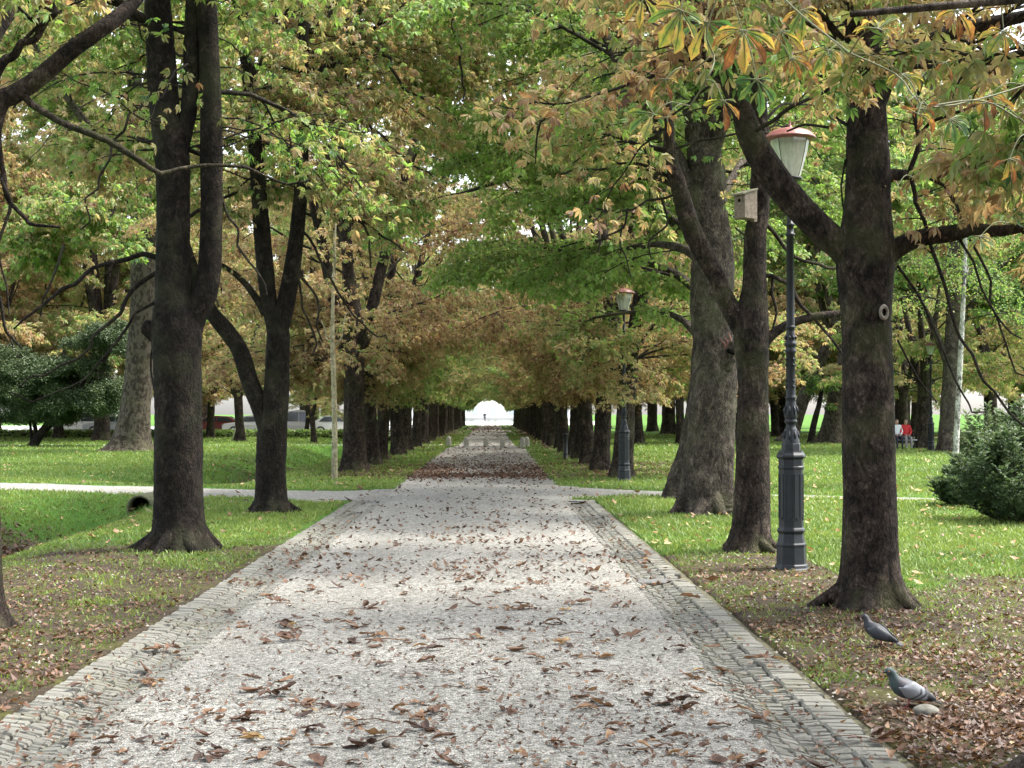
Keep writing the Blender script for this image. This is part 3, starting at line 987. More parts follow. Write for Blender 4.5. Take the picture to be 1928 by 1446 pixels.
hero('chestnut_tree', 'slender dark chestnut forking low with a limb reaching left, second on the left', 23.5,
     [(510, 974, 44), (510, 958, 35), (510, 930, 30), (510, 880, 28), (513, 820, 28), (520, 740, 24), (522, 680, 22), (523, 620, 21), (507, 570, 16), (499, 500, 16), (492, 420, 16), (485, 330, 14), (478, 250, 13), (469, 150, 13), (461, 80, 12), (455, 0, 11),
      (448, -150, 8), (440, -300, 4)],
     [([(508, 825, 18), (490, 768, 17), (471, 720, 17), (452, 660, 16), (426, 622, 16), (400, 590, 14, -.1), (380, 550, 12, -.2), (355, 480, 10, -.4), (330, 400, 8, -.6), (300, 250, 6, -1)], dict(n=5, t0=.6, ln=2.4)),
      ([(523, 640, 17), (538, 570, 17), (554, 480, 15), (563, 400, 14), (569, 300, 12), (572, 200, 11), (570, 100, 11), (572, 0, 9), (578, -150, 6), (585, -300, 3)], dict(n=9, t0=.35, ln=3.0)),
      ([(571, 150, 8), (640, 115, 6, 2), (730, 105, 5, 4), (830, 120, 3.5, 6), (910, 150, 2, 7)], dict(n=10, t0=.15, ln=1.9)),
      ([(571, 60, 9), (650, -10, 7, 2), (750, -45, 5.5, 4), (860, -40, 4, 6), (960, -15, 2.5, 7)], dict(n=13, t0=.1, ln=2.3)),
      ([(500, 590, 9), (485, 565, 7), (463, 535, 6), (440, 514, 5, -.1), (412, 497, 4, -.2), (380, 490, 3, -.3)], dict(n=3, t0=.3, ln=.5, lv=0)),
      ([(480, 300, 9), (470, 180, 9), (460, 20, 8), (452, -120, 6)], dict(n=6, t0=.1, ln=2.6)),
      ([(566, 165, 8), (595, 145, 7), (622, 118, 6), (650, 95, 5), (700, 60, 4), (760, 10, 3)], dict(n=7, t0=.1, ln=1.3, lv=1))],
     .46, 103, M_bark_dark, dict(HC, step=.15, n=(0, 8, 10)), keep=lambda c: c[2] > 4.0 + .45 * math.sin(c[1] * 1.7 + c[0] * 2.4), L=.125, roots=6, arcn=60, arcz=(5, 9),
     arcs=[([(600, 60, 6), (640, 10, 5), (655, 35, 5), (690, 60, 5), (725, 100, 4.5), (745, 140, 4), (762, 168, 4), (800, 190, 3), (860, 230, 2)], 9),
           ([(655, 32, 4), (650, 110, 3.5), (646, 230, 2)], 3), ([(800, -60, 5), (840, 0, 4), (856, 60, 4), (870, 130, 3), (874, 190, 2)], 3),
           ([(585, 235, 5), (620, 225, 5), (680, 230, 4), (720, 255, 3.5), (760, 300, 3), (830, 345, 2)], 8), ([(570, 300, 5), (620, 345, 4), (660, 400, 3.5), (690, 450, 3), (702, 500, 2)], 6),
           ([(570, 400, 4), (620, 405, 4), (670, 416, 3.5), (720, 438, 3), (752, 470, 2)], 4), ([(550, 470, 4), (570, 560, 3), (590, 640, 2.5), (605, 680, 2)], 1),
           ([(560, 420, 4), (600, 480, 3.5), (640, 560, 3), (690, 620, 2.5), (730, 640, 2)], 5), ([(560, 500, 3.5), (590, 560, 3), (606, 640, 2.5)], 1),
           ([(470, 150, 5), (530, 60, 4), (540, 20, 4), (620, -40, 3)], 4), ([(520, 0, 4), (530, 110, 3), (535, 200, 2)], 3)])

# right row --------------------------------------------------
r1 = hero('chestnut_tree', 'stout brown chestnut with a ringed knot hole on the right, pigeons before it', 12.0,
          [(1640, 1166, 92), (1640, 1140, 72), (1639, 1110, 60), (1638, 1060, 53), (1638, 960, 50), (1636, 850, 49), (1634, 750, 48), (1632, 650, 47), (1630, 560, 50), (1630, 500, 55), (1631, 450, 52), (1633, 380, 43), (1634, 300, 41), (1632, 200, 36),
           (1628, 100, 34), (1622, 0, 31), (1612, -150, 26), (1600, -400, 18), (1590, -700, 8)],
          [([(1622, 512, 34), (1590, 470, 30), (1556, 442, 28), (1510, 396, 27), (1470, 350, 28), (1436, 300, 27), (1410, 250, 24), (1396, 205, 20), (1368, 150, 18), (1332, 112, 15), (1310, 60, 13), (1290, 0, 11, .2), (1265, -90, 9, .4), (1220, -220, 6, .7)],
            dict(n=7, t0=.62, ln=1.5, lv=1)),
           ([(1640, 505, 28), (1680, 474, 20), (1715, 454, 17), (1750, 445, 16), (1790, 440, 16), (1830, 432, 13, -.1), (1880, 435, 11, -.2), (1930, 428, 9, -.3), (2000, 420, 6, -.5)], dict(n=6, t0=.5, ln=.9, lv=1)),
           ([(1640, 190, 30), (1668, 140, 24), (1700, 108, 18), (1760, 74, 15), (1830, 50, 13), (1930, 30, 12), (2050, 0, 9), (2200, -80, 6)], dict(n=10, t0=.2, ln=1.4, lv=1)),
           ([(1650, 340, 18), (1680, 330, 13), (1720, 329, 9), (1780, 325, 9), (1850, 330, 8), (1928, 344, 7), (2020, 380, 4)], dict(n=9, t0=.25, ln=1.0, lv=1)),
           ([(1710, 330, 6), (1722, 270, 6), (1720, 210, 5), (1735, 150, 4)], dict(n=4, t0=.1, ln=.5, lv=0)),
           ([(1625, 60, 20), (1585, 10, 12), (1520, -80, 9), (1430, -200, 6)], dict(n=6, t0=.2, ln=1.6, lv=1)),
           ([(1630, 130, 14), (1580, 60, 9), (1540, 20, 8), (1500, 0, 7), (1440, -20, 6)], dict(n=5, t0=.2, ln=1.0, lv=1)),
           ([(1618, 0, 20), (1680, -150, 14, -.6), (1760, -380, 9, -1.2), (1800, -600, 5, -1.8)], dict(n=5, t0=.2, ln=2.6)),
           ([(1612, -100, 18), (1560, -300, 12, .8), (1500, -520, 7, 1.6)], dict(n=5, t0=.2, ln=2.6))],
          .60, 104, M_bark, dict(SP, step=.15, n=(0, 7, 10)), keep=lambda c: not (2.05 < c[0] < 2.8 and 3.3 < c[2] < 4.15) and c[2] > (3.65 + .2 * math.sin(c[1] * 3) if c[0] < 3.3 else 3.15 - .38 * max(0, c[0] - 3.4) + .25 * math.sin(c[0] * 5)), L=.115,
          arcs=[([(1335, 108, 7), (1295, 115, 6), (1240, 136, 5.5), (1180, 158, 4.5), (1110, 182, 4), (1050, 205, 3), (990, 208, 2), (945, 212, 1.5)], 12), ([(1052, 204, 3.5), (1025, 240, 3), (1012, 270, 2.5), (1006, 312, 1.5)], 3),
                ([(1715, 332, 6), (1730, 380, 5.5), (1750, 450, 5), (1772, 520, 5), (1800, 610, 4.5), (1832, 690, 4), (1880, 750, 3.5), (1945, 810, 3)], 9),
                ([(1690, 500, 4), (1740, 580, 3.5), (1790, 690, 3), (1830, 760, 2.5), (1850, 790, 2)], 7), ([(1740, 330, 5), (1800, 400, 4), (1850, 500, 3.5), (1868, 590, 3), (1900, 680, 2.5), (1940, 720, 2)], 9),
                ([(1800, 440, 4), (1840, 520, 3.5), (1880, 600, 3), (1935, 650, 2)], 8), ([(1560, 240, 4), (1520, 235, 3.5), (1480, 250, 2.5)], 2),
                ([(1690, 640, 3), (1730, 700, 2.5), (1770, 760, 2)], 2), ([(1605, 240, 5), (1575, 225, 4), (1562, 215, 3)], 0), ([(1592, 300, 3), (1583, 380, 2.5), (1586, 460, 2)], 1)], rough=.022, lobes=4, flare=.3, arcn=26, arcz=(3.8, 6.5), roots=6)
# the ringed knot hole and a small scar on its trunk
b1 = np.array(r1.location)
q = P(1664, 588, 11.80) - b1
mb = MB()
a = np.linspace(0, 2 * PI, 21)[:-1]
v = []
for rr_, off in ((.050, .035), (.052, -.012), (.040, -.030), (.026, -.022), (.024, .03)):
    v += [(q[0] + .10 * off + rr_ * .85 * math.cos(x), q[1] + off + .018 * math.cos(x), q[2] + rr_ * 1.25 * math.sin(x)) for x in a]
i, j = np.meshgrid(np.arange(4), np.arange(20), indexing='ij')
mb.add(v, np.stack([i * 20 + j, i * 20 + (j + 1) % 20, (i + 1) * 20 + (j + 1) % 20, (i + 1) * 20 + j], -1).reshape(-1, 4))
mb.build('knot_ring', simple('cut_wood', (.19, .17, .14), .9, .2, 0, .5, 40, .8), r1)
mb = MB()
mb.add([(q[0] + .028 * math.cos(x), q[1] + .012, q[2] + .035 * math.sin(x)) for x in a] + [(q[0], q[1] + .02, q[2])], None, [(x, (x + 1) % 20, 20) for x in range(20)])
mb.build('knot_shade', M_hole_shade, r1)  # black disc: the shade within the knot, put in as colour

hero('chestnut_tree', 'dark chestnut beside the near lamp post, carrying the wooden bird box', 17.0,
     [(1411, 1048, 48), (1412, 1025, 40), (1414, 990, 36), (1415, 950, 34), (1417, 880, 31), (1418, 800, 30), (1418, 720, 29), (1415, 650, 33), (1414, 610, 33), (1420, 540, 24), (1422, 450, 21), (1429, 400, 19), (1432, 330, 18), (1430, 250, 17),
      (1428, 180, 15), (1425, 80, 13), (1420, -60, 10), (1415, -250, 7), (1405, -420, 4)],
     [([(1412, 640, 26), (1388, 598, 20), (1367, 563, 17), (1350, 522, 17), (1326, 480, 18), (1302, 432, 19), (1286, 382, 17), (1275, 340, 15), (1262, 290, 12), (1256, 200, 10), (1238, 100, 9), (1222, 0, 8), (1205, -150, 6), (1180, -300, 4)], dict(n=7, t0=.5, ln=2.3)),
      ([(1428, 655, 14), (1448, 636, 10), (1468, 620, 9), (1500, 605, 8), (1545, 594, 7), (1592, 588, 6, .1), (1640, 570, 5, .2)], None),
      ([(1430, 250, 10), (1428, 60, 9), (1420, -100, 8), (1410, -300, 5)], dict(n=8, t0=.1, ln=2.4)),
      ([(1430, 520, 6), (1455, 522, 5), (1490, 545, 5), (1520, 590, 4), (1560, 640, 3), (1590, 680, 2)], dict(n=3, t0=.4, ln=.4, lv=0)),
      ([(1440, 420, 5), (1480, 470, 4), (1540, 500, 4), (1600, 510, 3)], dict(n=3, t0=.4, ln=.4, lv=0))],
     .46, 105, M_bark, dict(SP, step=.16, n=(0, 6, 9)), keep=lambda c: c[2] > (5.6 if 2.0 < c[0] < 3.9 and c[1] < 17.3 else 4.0) + .5 * math.sin(c[1] * 2 + c[0] * 2.2), L=.12,
     arcs=[([(1285, 345, 5), (1240, 322, 5), (1190, 312, 4), (1140, 312, 3), (1090, 322, 2.5), (1050, 330, 2)], 9), ([(1300, 350, 4), (1260, 365, 4), (1225, 380, 3.5), (1178, 395, 2.5), (1120, 398, 2)], 6),
           ([(1182, 392, 3), (1172, 430, 3), (1140, 460, 2.5), (1125, 478, 2)], 2), ([(1172, 420, 2.5), (1176, 470, 2), (1180, 520, 1.5)], 2), ([(1245, 372, 3), (1252, 415, 3), (1232, 455, 2.5), (1226, 490, 2)], 2),
           ([(1455, 525, 4), (1462, 580, 3.5), (1452, 630, 2.5)], 1)], rough=.035, lobes=4, arcn=28, roots=5)

GREEN = dict(HC, step=.11, n=(0, 8, 9), len=(.5, 1.5, 3.9), droop=(.3, .5, .5))


def keep_green(c):
    if abs(c[0] - 3.2) < .9 and c[1] < 24.5:
        return c[2] > 5.7
    qx, qy = 924 + c[0] / c[1] * FPX, 778 - (c[2] - 1.6) / c[1] * FPX
    if c[1] < 34 and abs(qx - 1176) < 26 and 530 < qy < 650 and math.sin(c[0] * 37 + c[2] * 53) < .7:
        return False
    return c[2] > 2.75 + .07 * max(0, 3.4 - c[0]) * 3 + .35 * math.sin(c[1] * 2.1 + c[0] * 1.7)


r3 = hero('broadleaf_tree', 'massive grey trunk with a torn branch stub, bright green crown over the path', 23.2,
          [(1331, 975, 58), (1332, 955, 51), (1333, 925, 47), (1335, 860, 45), (1340, 780, 44), (1345, 720, 43), (1345, 650, 41), (1341, 560, 41), (1340, 470, 39), (1335, 400, 35), (1330, 320, 34), (1320, 240, 32), (1310, 150, 27), (1300, 50, 23),
           (1290, -100, 17), (1280, -300, 9)],
          [([(1330, 440, 22), (1290, 330, 15), (1235, 230, 12), (1170, 130, 9), (1120, 20, 7), (1080, -90, 4)], dict(n=8, t0=.15, ln=3.4)),
           ([(1335, 420, 20), (1280, 350, 13, 1), (1215, 320, 10, 2), (1130, 290, 8, 3), (1040, 280, 5, 4), (960, 300, 3, 5)], dict(n=9, t0=.2, ln=2.8)),
           ([(1328, 330, 16), (1370, 200, 10, -.5), (1400, 60, 7, -1), (1420, -100, 4, -1.5)], dict(n=8, t0=.3, ln=2.6)),
           ([(1315, 200, 13), (1210, 80, 9, 2), (1090, 10, 7, 4), (970, -30, 5, 6), (850, -35, 3, 8)], dict(n=15, t0=.15, ln=2.6)),
      ([(1315, 250, 20), (1305, 80, 20), (1290, -100, 16), (1280, -280, 8)], dict(n=6, t0=.05, ln=3.2)),
           ([(1335, 500, 14), (1290, 470, 9, 1.5), (1230, 460, 6, 3), (1170, 470, 4, 4.5)], dict(n=6, t0=.25, ln=1.8, lv=1))],
          .25, 106, M_bark_grey, GREEN, keep=keep_green, L=.105, nl=6, clump=.05, rough=.045, lobes=5, flare=.35, flz=.35, wid=.5, spread_t=.05, arcn=14, roots=6,
          grp='trees standing in the right avenue row')
b3 = np.array(r3.location)
mb = MB()
p3, rr3 = smooth_path(np.array([P(1362, 690, 22.95), P(1371, 672, 22.86), P(1378, 656, 22.80), P(1382, 644, 22.78)]) - b3, np.array([.15, .12, .08, .05]), .02)
tube(mb, p3, rr3, 14, 0, .16, 5)
mb.build('torn_stub', M_bark_grey, r3)
mb = MB()
for s_, w_ in ((-.06, .12), (-.02, .20), (.03, .10), (.06, .16), (-.10, .07)):
    p0 = P(1378, 650, 22.8) - b3 + np.array((s_, 0, 0))
    tube(mb, np.array([p0 - (0, 0, .06), p0 + (s_ * .2, 0, w_ * .5), p0 + (s_ * .5 - .02, -.02, w_)]), np.array([.022, .016, .004]), 5)
mb.build('wood_splinter', simple('splintered_wood', (.17, .075, .058), .9), r3)
mb = MB()
tube(mb, np.array([P(1380, 664, 22.70), P(1371, 660, 22.62)]) - b3, np.array([.045, .035]), 10, 0, .1, 3)
mb.build('cavity_shade', M_hole_shade, r3)  # black knob painted as the shade of the cavity

hero('chestnut_tree', 'leaning mossy grey trunk half hidden behind the massive grey trunk', 27.5,
     [(1279, 944, 38), (1281, 930, 30), (1290, 890, 27), (1302, 840, 24), (1312, 780, 22), (1320, 700, 20), (1326, 620, 19), (1328, 500, 16), (1330, 380, 13), (1330, 200, 11), (1325, 0, 8), (1320, -150, 4)],
     [([(1325, 560, 9), (1270, 515, 7, 1), (1200, 490, 6, 2), (1120, 480, 4, 3), (1030, 470, 3, 4), (930, 480, 2, 5)], dict(n=9, t0=.15, ln=2.2)),
      ([(1328, 480, 9), (1240, 390, 7, 1), (1120, 340, 5.5, 2), (1000, 330, 4, 3), (880, 360, 3, 4)], dict(n=9, t0=.15, ln=2.4)),
      ([(1322, 640, 8), (1280, 600, 6, 2), (1230, 585, 4, 4), (1170, 590, 3, 6), (1110, 600, 2, 7)], dict(n=16, t0=.2, ln=1.9, lv=1)),
      ([(1330, 420, 9), (1400, 300, 7, 2), (1470, 180, 5, 4), (1530, 60, 3, 6)], dict(n=9, t0=.2, ln=2.6)), ([(1328, 480, 10), (1250, 400, 7, 1), (1190, 300, 5, 2), (1150, 180, 3, 3)], dict(n=7, t0=.2, ln=2.4)), ([(1330, 330, 9), (1330, 100, 8), (1322, -100, 5)], dict(n=7, t0=.1, ln=3.0))],
     .26, 107, M_bark_grey, GREEN, keep=lambda c: keep_green((c[0], max(c[1], 24.6), c[2])), L=.11, nl=6, clump=.05, rough=.06, lobes=3, wid=.46, spread_t=.05, arcn=10, arcz=(3.6, 8), grp='trees standing in the right avenue row')

# pale sapling in the left row
hero('sapling', 'thin pale sapling trunk in the left row by the side path', 35.0,
     [(630, 908, 7.5), (630, 895, 6), (630, 800, 5), (628, 700, 4.5), (626, 640, 4), (627, 560, 3), (630, 480, 2), (632, 420, 1.4)],
     [([(627, 665, 2.5), (620, 645, 2), (612, 630, 1.6), (606, 600, 1.2)], dict(n=3, t0=.3, ln=.35, lv=0)), ([(627, 655, 2.5), (640, 640, 2), (646, 622, 1.5), (650, 590, 1.2)], dict(n=3, t0=.3, ln=.35, lv=0)),
      ([(628, 600, 2.5), (628, 500, 2), (631, 430, 1.5)], dict(n=8, t0=.1, ln=.8, lv=1))],
     .66, 108, M_sapling, dict(SP, step=.2), L=.13, rough=.02, flare=.2, sides=12, keep=lambda c: c[2] > 3.2, nl=5, grp=None)

# nearest right tree: its trunk stands outside the frame, a root and hanging sprays reach in
r0 = empty('chestnut_tree', (3.12, 6.75, 0), 'nearest right chestnut, only its grey root and hanging yellowing leaf sprays in view', 'tree', 'chestnut trees of the avenue')
S = Skel(120)
mb = MB()
p, r = smooth_path(np.array([(0, 0, -.12), (0, 0, .25), (.02, .05, 1.3), (.05, .1, 2.6), (0, .1, 3.6), (-.1, .1, 5), (-.2, .2, 8)]), np.array([.30, .27, .25, .24, .2, .15, .05]), .06)
tube(mb, p, r, 28, 0, .03, 120, .45, .25, lobes=4)
root = np.array([(-.15, -.05, .22), (-.34, -.12, .16), (-.55, -.24, .075), (-.78, -.30, .02), (-1.0, -.42, -.06)])
p, r = smooth_path(root, np.array([.17, .15, .12, .09, .05]), .03)
tube(mb, p, r, 14, 0, .04, 121)
b0 = np.array(r0.location)
mainb = np.array([(0, .05, 2.5), (-.25, -.9, 2.72), (-.6, -1.9, 2.88), (-1.1, -2.7, 2.80), (-1.7, -2.95, 2.68), (-2.2, -3.0, 2.62)])
p, r = smooth_path(mainb, np.array([.09, .06, .04, .025, .014, .008]), .06)
tube(mb, p, r, 10, 0, .05, 122)
p2, r2 = smooth_path(np.array([(-.2, -.7, 2.68), (-.35, -1.0, 2.6), (-.55, -1.2, 2.62), (-.9, -1.3, 2.66)]), np.array([.04, .02, .014, .008]), .06)
tube(mb, p2, r2, 8, 0, .05, 123)
mb.build('trunk', M_bark_grey, r0)


def big_leaf(mb, tw, c, L, tint, seed, face=(0, -1, .35), roll=0.0, stalk=None, nl=7, curl=.5, spread=100, fold=.5):
    """a close palmate leaf: every leaflet a curved, folded, toothed blade"""
    rs = np.random.RandomState(seed)
    n = norm(np.asarray(face, float))
    dn = np.array((math.sin(roll), 0, -math.cos(roll)))
    f = norm(dn - n * dn.dot(n))
    s = np.cross(n, f)
    nu, nv = 10, 5
    prof = np.array([.06, .16, .28, .42, .58, .76, .93, 1.0, .72, .06])
    for li, an in enumerate(np.radians(np.linspace(-spread, spread, nl))):
        an += rs.normal(0, .1)
        l = L * (1 - .4 * (abs(an) / 1.9) ** 1.3) * rs.uniform(.85, 1.1)
        d = f * math.cos(an) + s * math.sin(an)
        w = np.cross(n, d)
        cu, tw_, br = rs.normal(curl, .35), rs.normal(0, .5), np.clip(rs.normal(0, .14), -.3, .3)
        hw = l * rs.uniform(.13, .19) * (1 - fold * .3)
        u = np.linspace(0, 1, nu)
        ctr, pos = [], np.array(c, float)
        dd = d.copy()
        for m in range(nu):
            ctr.append(pos.copy())
            dd = norm(dd - n * cu * .14 * (0.4 + u[m]) - UP * .10 * u[m])
            pos = pos + dd * l / nu
        ctr = np.array(ctr)
        vs, ts = [], []
        for m in range(nu):
            a = tw_ * u[m]
            wv = w * math.cos(a) + n * math.sin(a)
            nv_ = -w * math.sin(a) + n * math.cos(a)
            for x in np.linspace(-1, 1, nv):
                ed = 1 + (.10 * (1 if m % 2 else -1) if abs(x) == 1 else 0) + rs.normal(0, .03)
                vs.append(ctr[m] + wv * hw * prof[m] * x * ed + nv_ * hw * (fold * abs(x) * prof[m] + .12 * math.sin(m * 2.1 + x * 3) * abs(x)))
                ts.append(tint + br + (u[m] - .4) * .22 + .16 * (abs(x) - .5) * (1 if u[m] > .25 else 0) + rs.normal(0, .05))
        i, j = np.meshgrid(np.arange(nu - 1), np.arange(nv - 1), indexing='ij')
        mb.add(vs, np.stack([i * nv + j, i * nv + j + 1, (i + 1) * nv + j + 1, (i + 1) * nv + j], -1).reshape(-1, 4), None, 0, np.array(ts))
        tube(tw, ctr[:-1] + n * .0015, np.linspace(.0018, .0006, nu - 1), 4, 0, cap=False, tint=.42)
    if stalk is not None:
        st = catmull(np.array([c, np.asarray(c) * .5 + np.asarray(stalk) * .5 + (0, 0, .02), stalk]), 8)
        tube(tw, st, np.linspace(.0014, .0022, 8), 5, 0, cap=False, tint=.42)


crown, stalks = MB(), MB()
BL = [  # px, py, d, length m, tint, face, roll, stalk px, py
    (1398, 58, 3.9, .190, .60, (.1, -1, .5), .05, (1360, -30), 7),
    (1330, 42, 4.0, .165, .18, (-.2, -1, .3), -.2, (1340, -40), 6),
    (1282, 20, 3.9, .170, .20, (.2, -1, .2), -.35, (1300, -50), 6),
    (1252, 150, 4.0, .095, .62, (-.3, -1, .4), -.1, (1300, 135), 4),
    (1362, 190, 3.8, .110, .50, (.1, -1, .3), .0, (1330, 150), 5),
    (1425, 150, 4.1, .150, .15, (.2, -1, .15), .1, (1400, 60), 5),
    (1255, 222, 4.0, .075, .60, (.1, -1, .3), .1, (1300, 200), 3),
    (1230, 215, 4.1, .135, .20, (.0, -1, .6), -1.0, (1290, 198), 5),
    (1652, 55, 3.6, .135, .36, (.0, -1, .8), 2.9, (1600, 100), 7),
    (1700, 140, 4.2, .120, .42, (.1, -1, .9), .2, (1600, 100), 7),
    (1560, 95, 4.4, .130, .34, (-.1, -1, .8), -.4, (1590, 102), 6),
    (1735, 205, 3.8, .110, .68, (.3, -1, .3), .5, (1700, 142), 5),
    (1710, 190, 3.9, .125, .86, (.1, -1, 1.2), -1.35, (1745, 200), 2),
    (1728, 215, 3.7, .105, .60, (.1, -1, .2), -.35, (1745, 198), 2),
    (1790, 225, 4.2, .120, .16, (.1, -1, .7), .5, (1745, 200), 6),
    (1860, 180, 4.3, .135, .52, (.1, -1, .6), .6, (1930, 160), 7),
    (1850, 195, 3.9, .110, .82, (.1, -1, .3), .2, (1928, 230), 3),
    (1780, 118, 4.0, .080, .60, (.3, -1, .3), .5, (1745, 150), 3),
    (1845, 445, 4.3, .110, .22, (.0, -1, .8), .2, (1900, 420), 6),
    (1690, 350, 4.4, .095, .75, (.0, -1, .7), -1.3, (1720, 335), 2),
    (1470, 60, 4.6, .140, .40, (.0, -1, .5), .6, (1420, 10), 6),
    (1510, 20, 4.4, .150, .52, (.1, -1, .4), .3, (1480, -40), 6),
    (1890, 60, 4.5, .140, .45, (.0, -1, .5), -.3, (1880, -20), 6),
    (1800, 20, 4.3, .140, .55, (.0, -1, .5), .3, (1790, -60), 6),
    (1210, -5, 4.2, .140, .52, (.0, -1, .5), -.4, (1230, -60), 6),
    (1900, 300, 4.0, .110, .70, (.1, -1, .4), .3, (1935, 250), 5),
    (1490, 110, 4.3, .115, .66, (.0, -1, .5), .9, (1440, 60), 6),
]
for n_, (px, py, d, L, tint, face, roll, st, nl) in enumerate(BL):
    big_leaf(crown, stalks, P(px, py, d) - b0, L * .76, tint + .02, 300 + n_, face, roll, P(st[0], st[1], d + .05) - b0, nl, curl=.45 if tint < .3 else .75, fold=.35 if tint < .3 else .8)
for chain in ([(1360, -30, 3.95), (1330, 60, 3.95), (1345, 110, 3.95), (1330, 150, 3.9), (1300, 200, 4.0)], [(1600, 100, 4.0), (1500, 20, 4.3), (1420, -60, 4.4)], [(1600, 100, 4.0), (1690, 142, 4.1), (1745, 200, 3.9), (1860, 182, 4.1), (1960, 150, 4.2)],
              [(1300, 135, 4.0), (1335, 110, 3.95)], [(1230, -60, 4.1), (1300, -60, 4.0), (1380, -60, 4.0)], [(1745, 200, 3.9), (1850, 190, 4.0), (1928, 230, 4.0)]):
    q = catmull(np.array([P(*c_) for c_ in chain]) - b0, 14)
    tube(stalks, q, .0026, 5, 0, cap=False, tint=.45)


def keep0(c):
    w = c + b0
    px_, py_ = 924 + w[0] / w[1] * FPX, 778 - (w[2] - 1.6) / w[1] * FPX
    if py_ < -60:
        return True
    if 1425 < px_ < 1560 and py_ > 200 or 1580 < px_ < 1690 and py_ > 190:
        return False
    return px_ > 1330 and py_ < 330 + 60 * math.sin(px_ * .02) + max(0, px_ - 1700) * .5


S0 = Skel(121)
S0.keep = keep0
C0 = dict(SP, step=.15, len=(.35, .8, 2.0), n=(0, 5, 7))
lw = MB()
for chain in ([(2180, -60, 7.0), (2030, 60, 7.6), (1880, 110, 8.1), (1740, 130, 8.5), (1600, 120, 8.9), (1480, 70, 9.2)], [(2180, 0, 7.2), (2080, 180, 7.6), (1980, 260, 7.9), (1900, 320, 8.2)], [(2150, -200, 7.0), (1900, -160, 7.6), (1650, -120, 8.3), (1420, -80, 9.0)]):
    p2, r2 = smooth_path(np.array([P(*c_) for c_ in chain]) - b0, np.linspace(.03, .006, len(chain)), .06)
    p2 = wobble(p2, .015, len(chain))
    tube(lw, p2, r2, 8, 0, cap=False)
    S0.kids(p2, r2, 1, 13, .1, .75, C0)
for zz in (4.6, 5.4, 6.2, 7.0):  # upper crown out of view, added to shade the near path
    S0.kids(np.array([(0, 0, zz), (0, .05, zz + .4), (0, .1, zz + .8)]), np.array([.08, .07, .06]), 2, 4, 0, 3.2, dict(SP, step=.2))
lw.build('limb', M_bark, r0)
S0.crown(.43, .11, 121, 7, .32, .75, spread_t=.2).build('foliage', [M_leaf, M_twig], r0)
for v_, q_, t_, a_ in [(np.concatenate(stalks.v), np.concatenate(stalks.q), None, np.concatenate(stalks.a))]:
    crown.add(v_, q_, t_, 1, a_)
M_stalk = leaf_material('green_stalk', [(0, (.07, .09, .03)), (1, (.16, .15, .06))], trans=.05)
crown.build('crown', [M_leaf_near, M_stalk], r0)

# ------------------------------------------------------------------ trees on the lawns
LCFG = dict(droop=(.3, .5, .45), n=(0, 6, 7), t0=(0, .15, .2), len=(.65, 1.7, 4.4), step=.13, lift=.3)
TCFG = dict(droop=(.3, .45, .30), n=(0, 7, 9), t0=(0, .15, .15), len=(1.2, 2.8, 7.0), step=.22, lift=.3)
ROUND = [make_generic(61, .50, 100, 10.0, 4.6, 2.6, 1.75, 0, .19, .27, LCFG, 5, .22, 5), make_generic(67, .62, 100, 11.5, 4.8, 2.8, 2.0, 0, .19, .25, LCFG, 5, .22, 5)]
TALL = [make_generic(71, .40, 100, 23, 7.0, 5.5, 3.2, 0, .32, .5, TCFG, 5, .16, 9, 4), make_generic(79, .46, 100, 25, 7.5, 6.0, 3.6, 0, .33, .5, TCFG, 5, .15, 9, 4)]
rs = np.random.RandomState(17)
LAWN = [  # trunk base pixel, mesh, shift, scale, label
    (452, 832, 0, .06, 1.0, 'yellowing lawn tree with a pale stake leaning on its trunk, left of the forked chestnut'),
    (591, 834, 0, -.04, .62, 'slim dark lawn tree before the parked white car, beside the pale sapling'),
    (396, 826, 1, .04, 1.0, 'yellow-brown lawn tree just right of the three-stemmed chestnut'),
    (328, 828, 1, -.1, 1.1, 'olive lawn tree hidden behind the three-stemmed chestnut'),
    (110, 827, 0, -.12, 1.15, 'grey-trunked lawn tree seen under the dark yew'),
    (-40, 832, 1, -.02, 1.2, 'yellowing lawn tree at the left edge beyond the yew'),
    (690, 826, 1, .08, 1.0, 'orange-brown tree on the far lawn behind the left avenue trunks'),
    (1203, 837, 0, .10, .95, 'dark-trunked brown tree on the right lawn just beyond the far lamp post'),
    (1282, 837, 1, .05, .95, 'brown-leaved tree on the right lawn behind the massive grey trunk'),
    (1390, 828, 0, .12, 1.1, 'orange-brown tree on the far right lawn behind the bird box tree'),
    (1460, 824, 1, -.1, 1.1, 'green tree on the far right lawn behind the near lamp post'),
    (1600, 822, 0, -.14, 1.1, 'green tree on the far lawn, hidden behind the ringed chestnut'),
    (1737, 846, 0, -.12, 1.15, 'thick dark-trunked green tree behind the low rail fence'),
    (1702, 838, 1, -.16, 1.0, 'slim dark-trunked tree behind the people on the bench'),
    (1722, 835, 0, -.08, 1.0, 'narrow dark trunk between the bench and the thick dark tree'),
    (1870, 832, 1, -.12, 1.2, 'green tree rising behind the feathery conifer shrub'),
    (1960, 845, 0, -.02, 1.2, 'green tree beyond the conifer shrub at the right edge'),
]
for px, py, kd, sh, sc, lab in LAWN:
    g = G(px, py)
    plant(ROUND[kd], (g[0], g[1], float(ground_z(g[0], g[1]))), 'lawn_tree', lab, 'tree', 'trees standing on the lawns', rs.uniform(0, 6.28), (sc, sc, sc), sh + rs.uniform(-.03, .03))
st = G(443, 832)
mb = MB()
tube(mb, np.array([P(436, 832, st[1] - .3), P(446, 800, st[1] - .1)]), np.array([.05, .045]), 8)
tag(mb.build('tree_stake', M_rail), 'pale stake leaning against the yellowing lawn tree', 'stake')
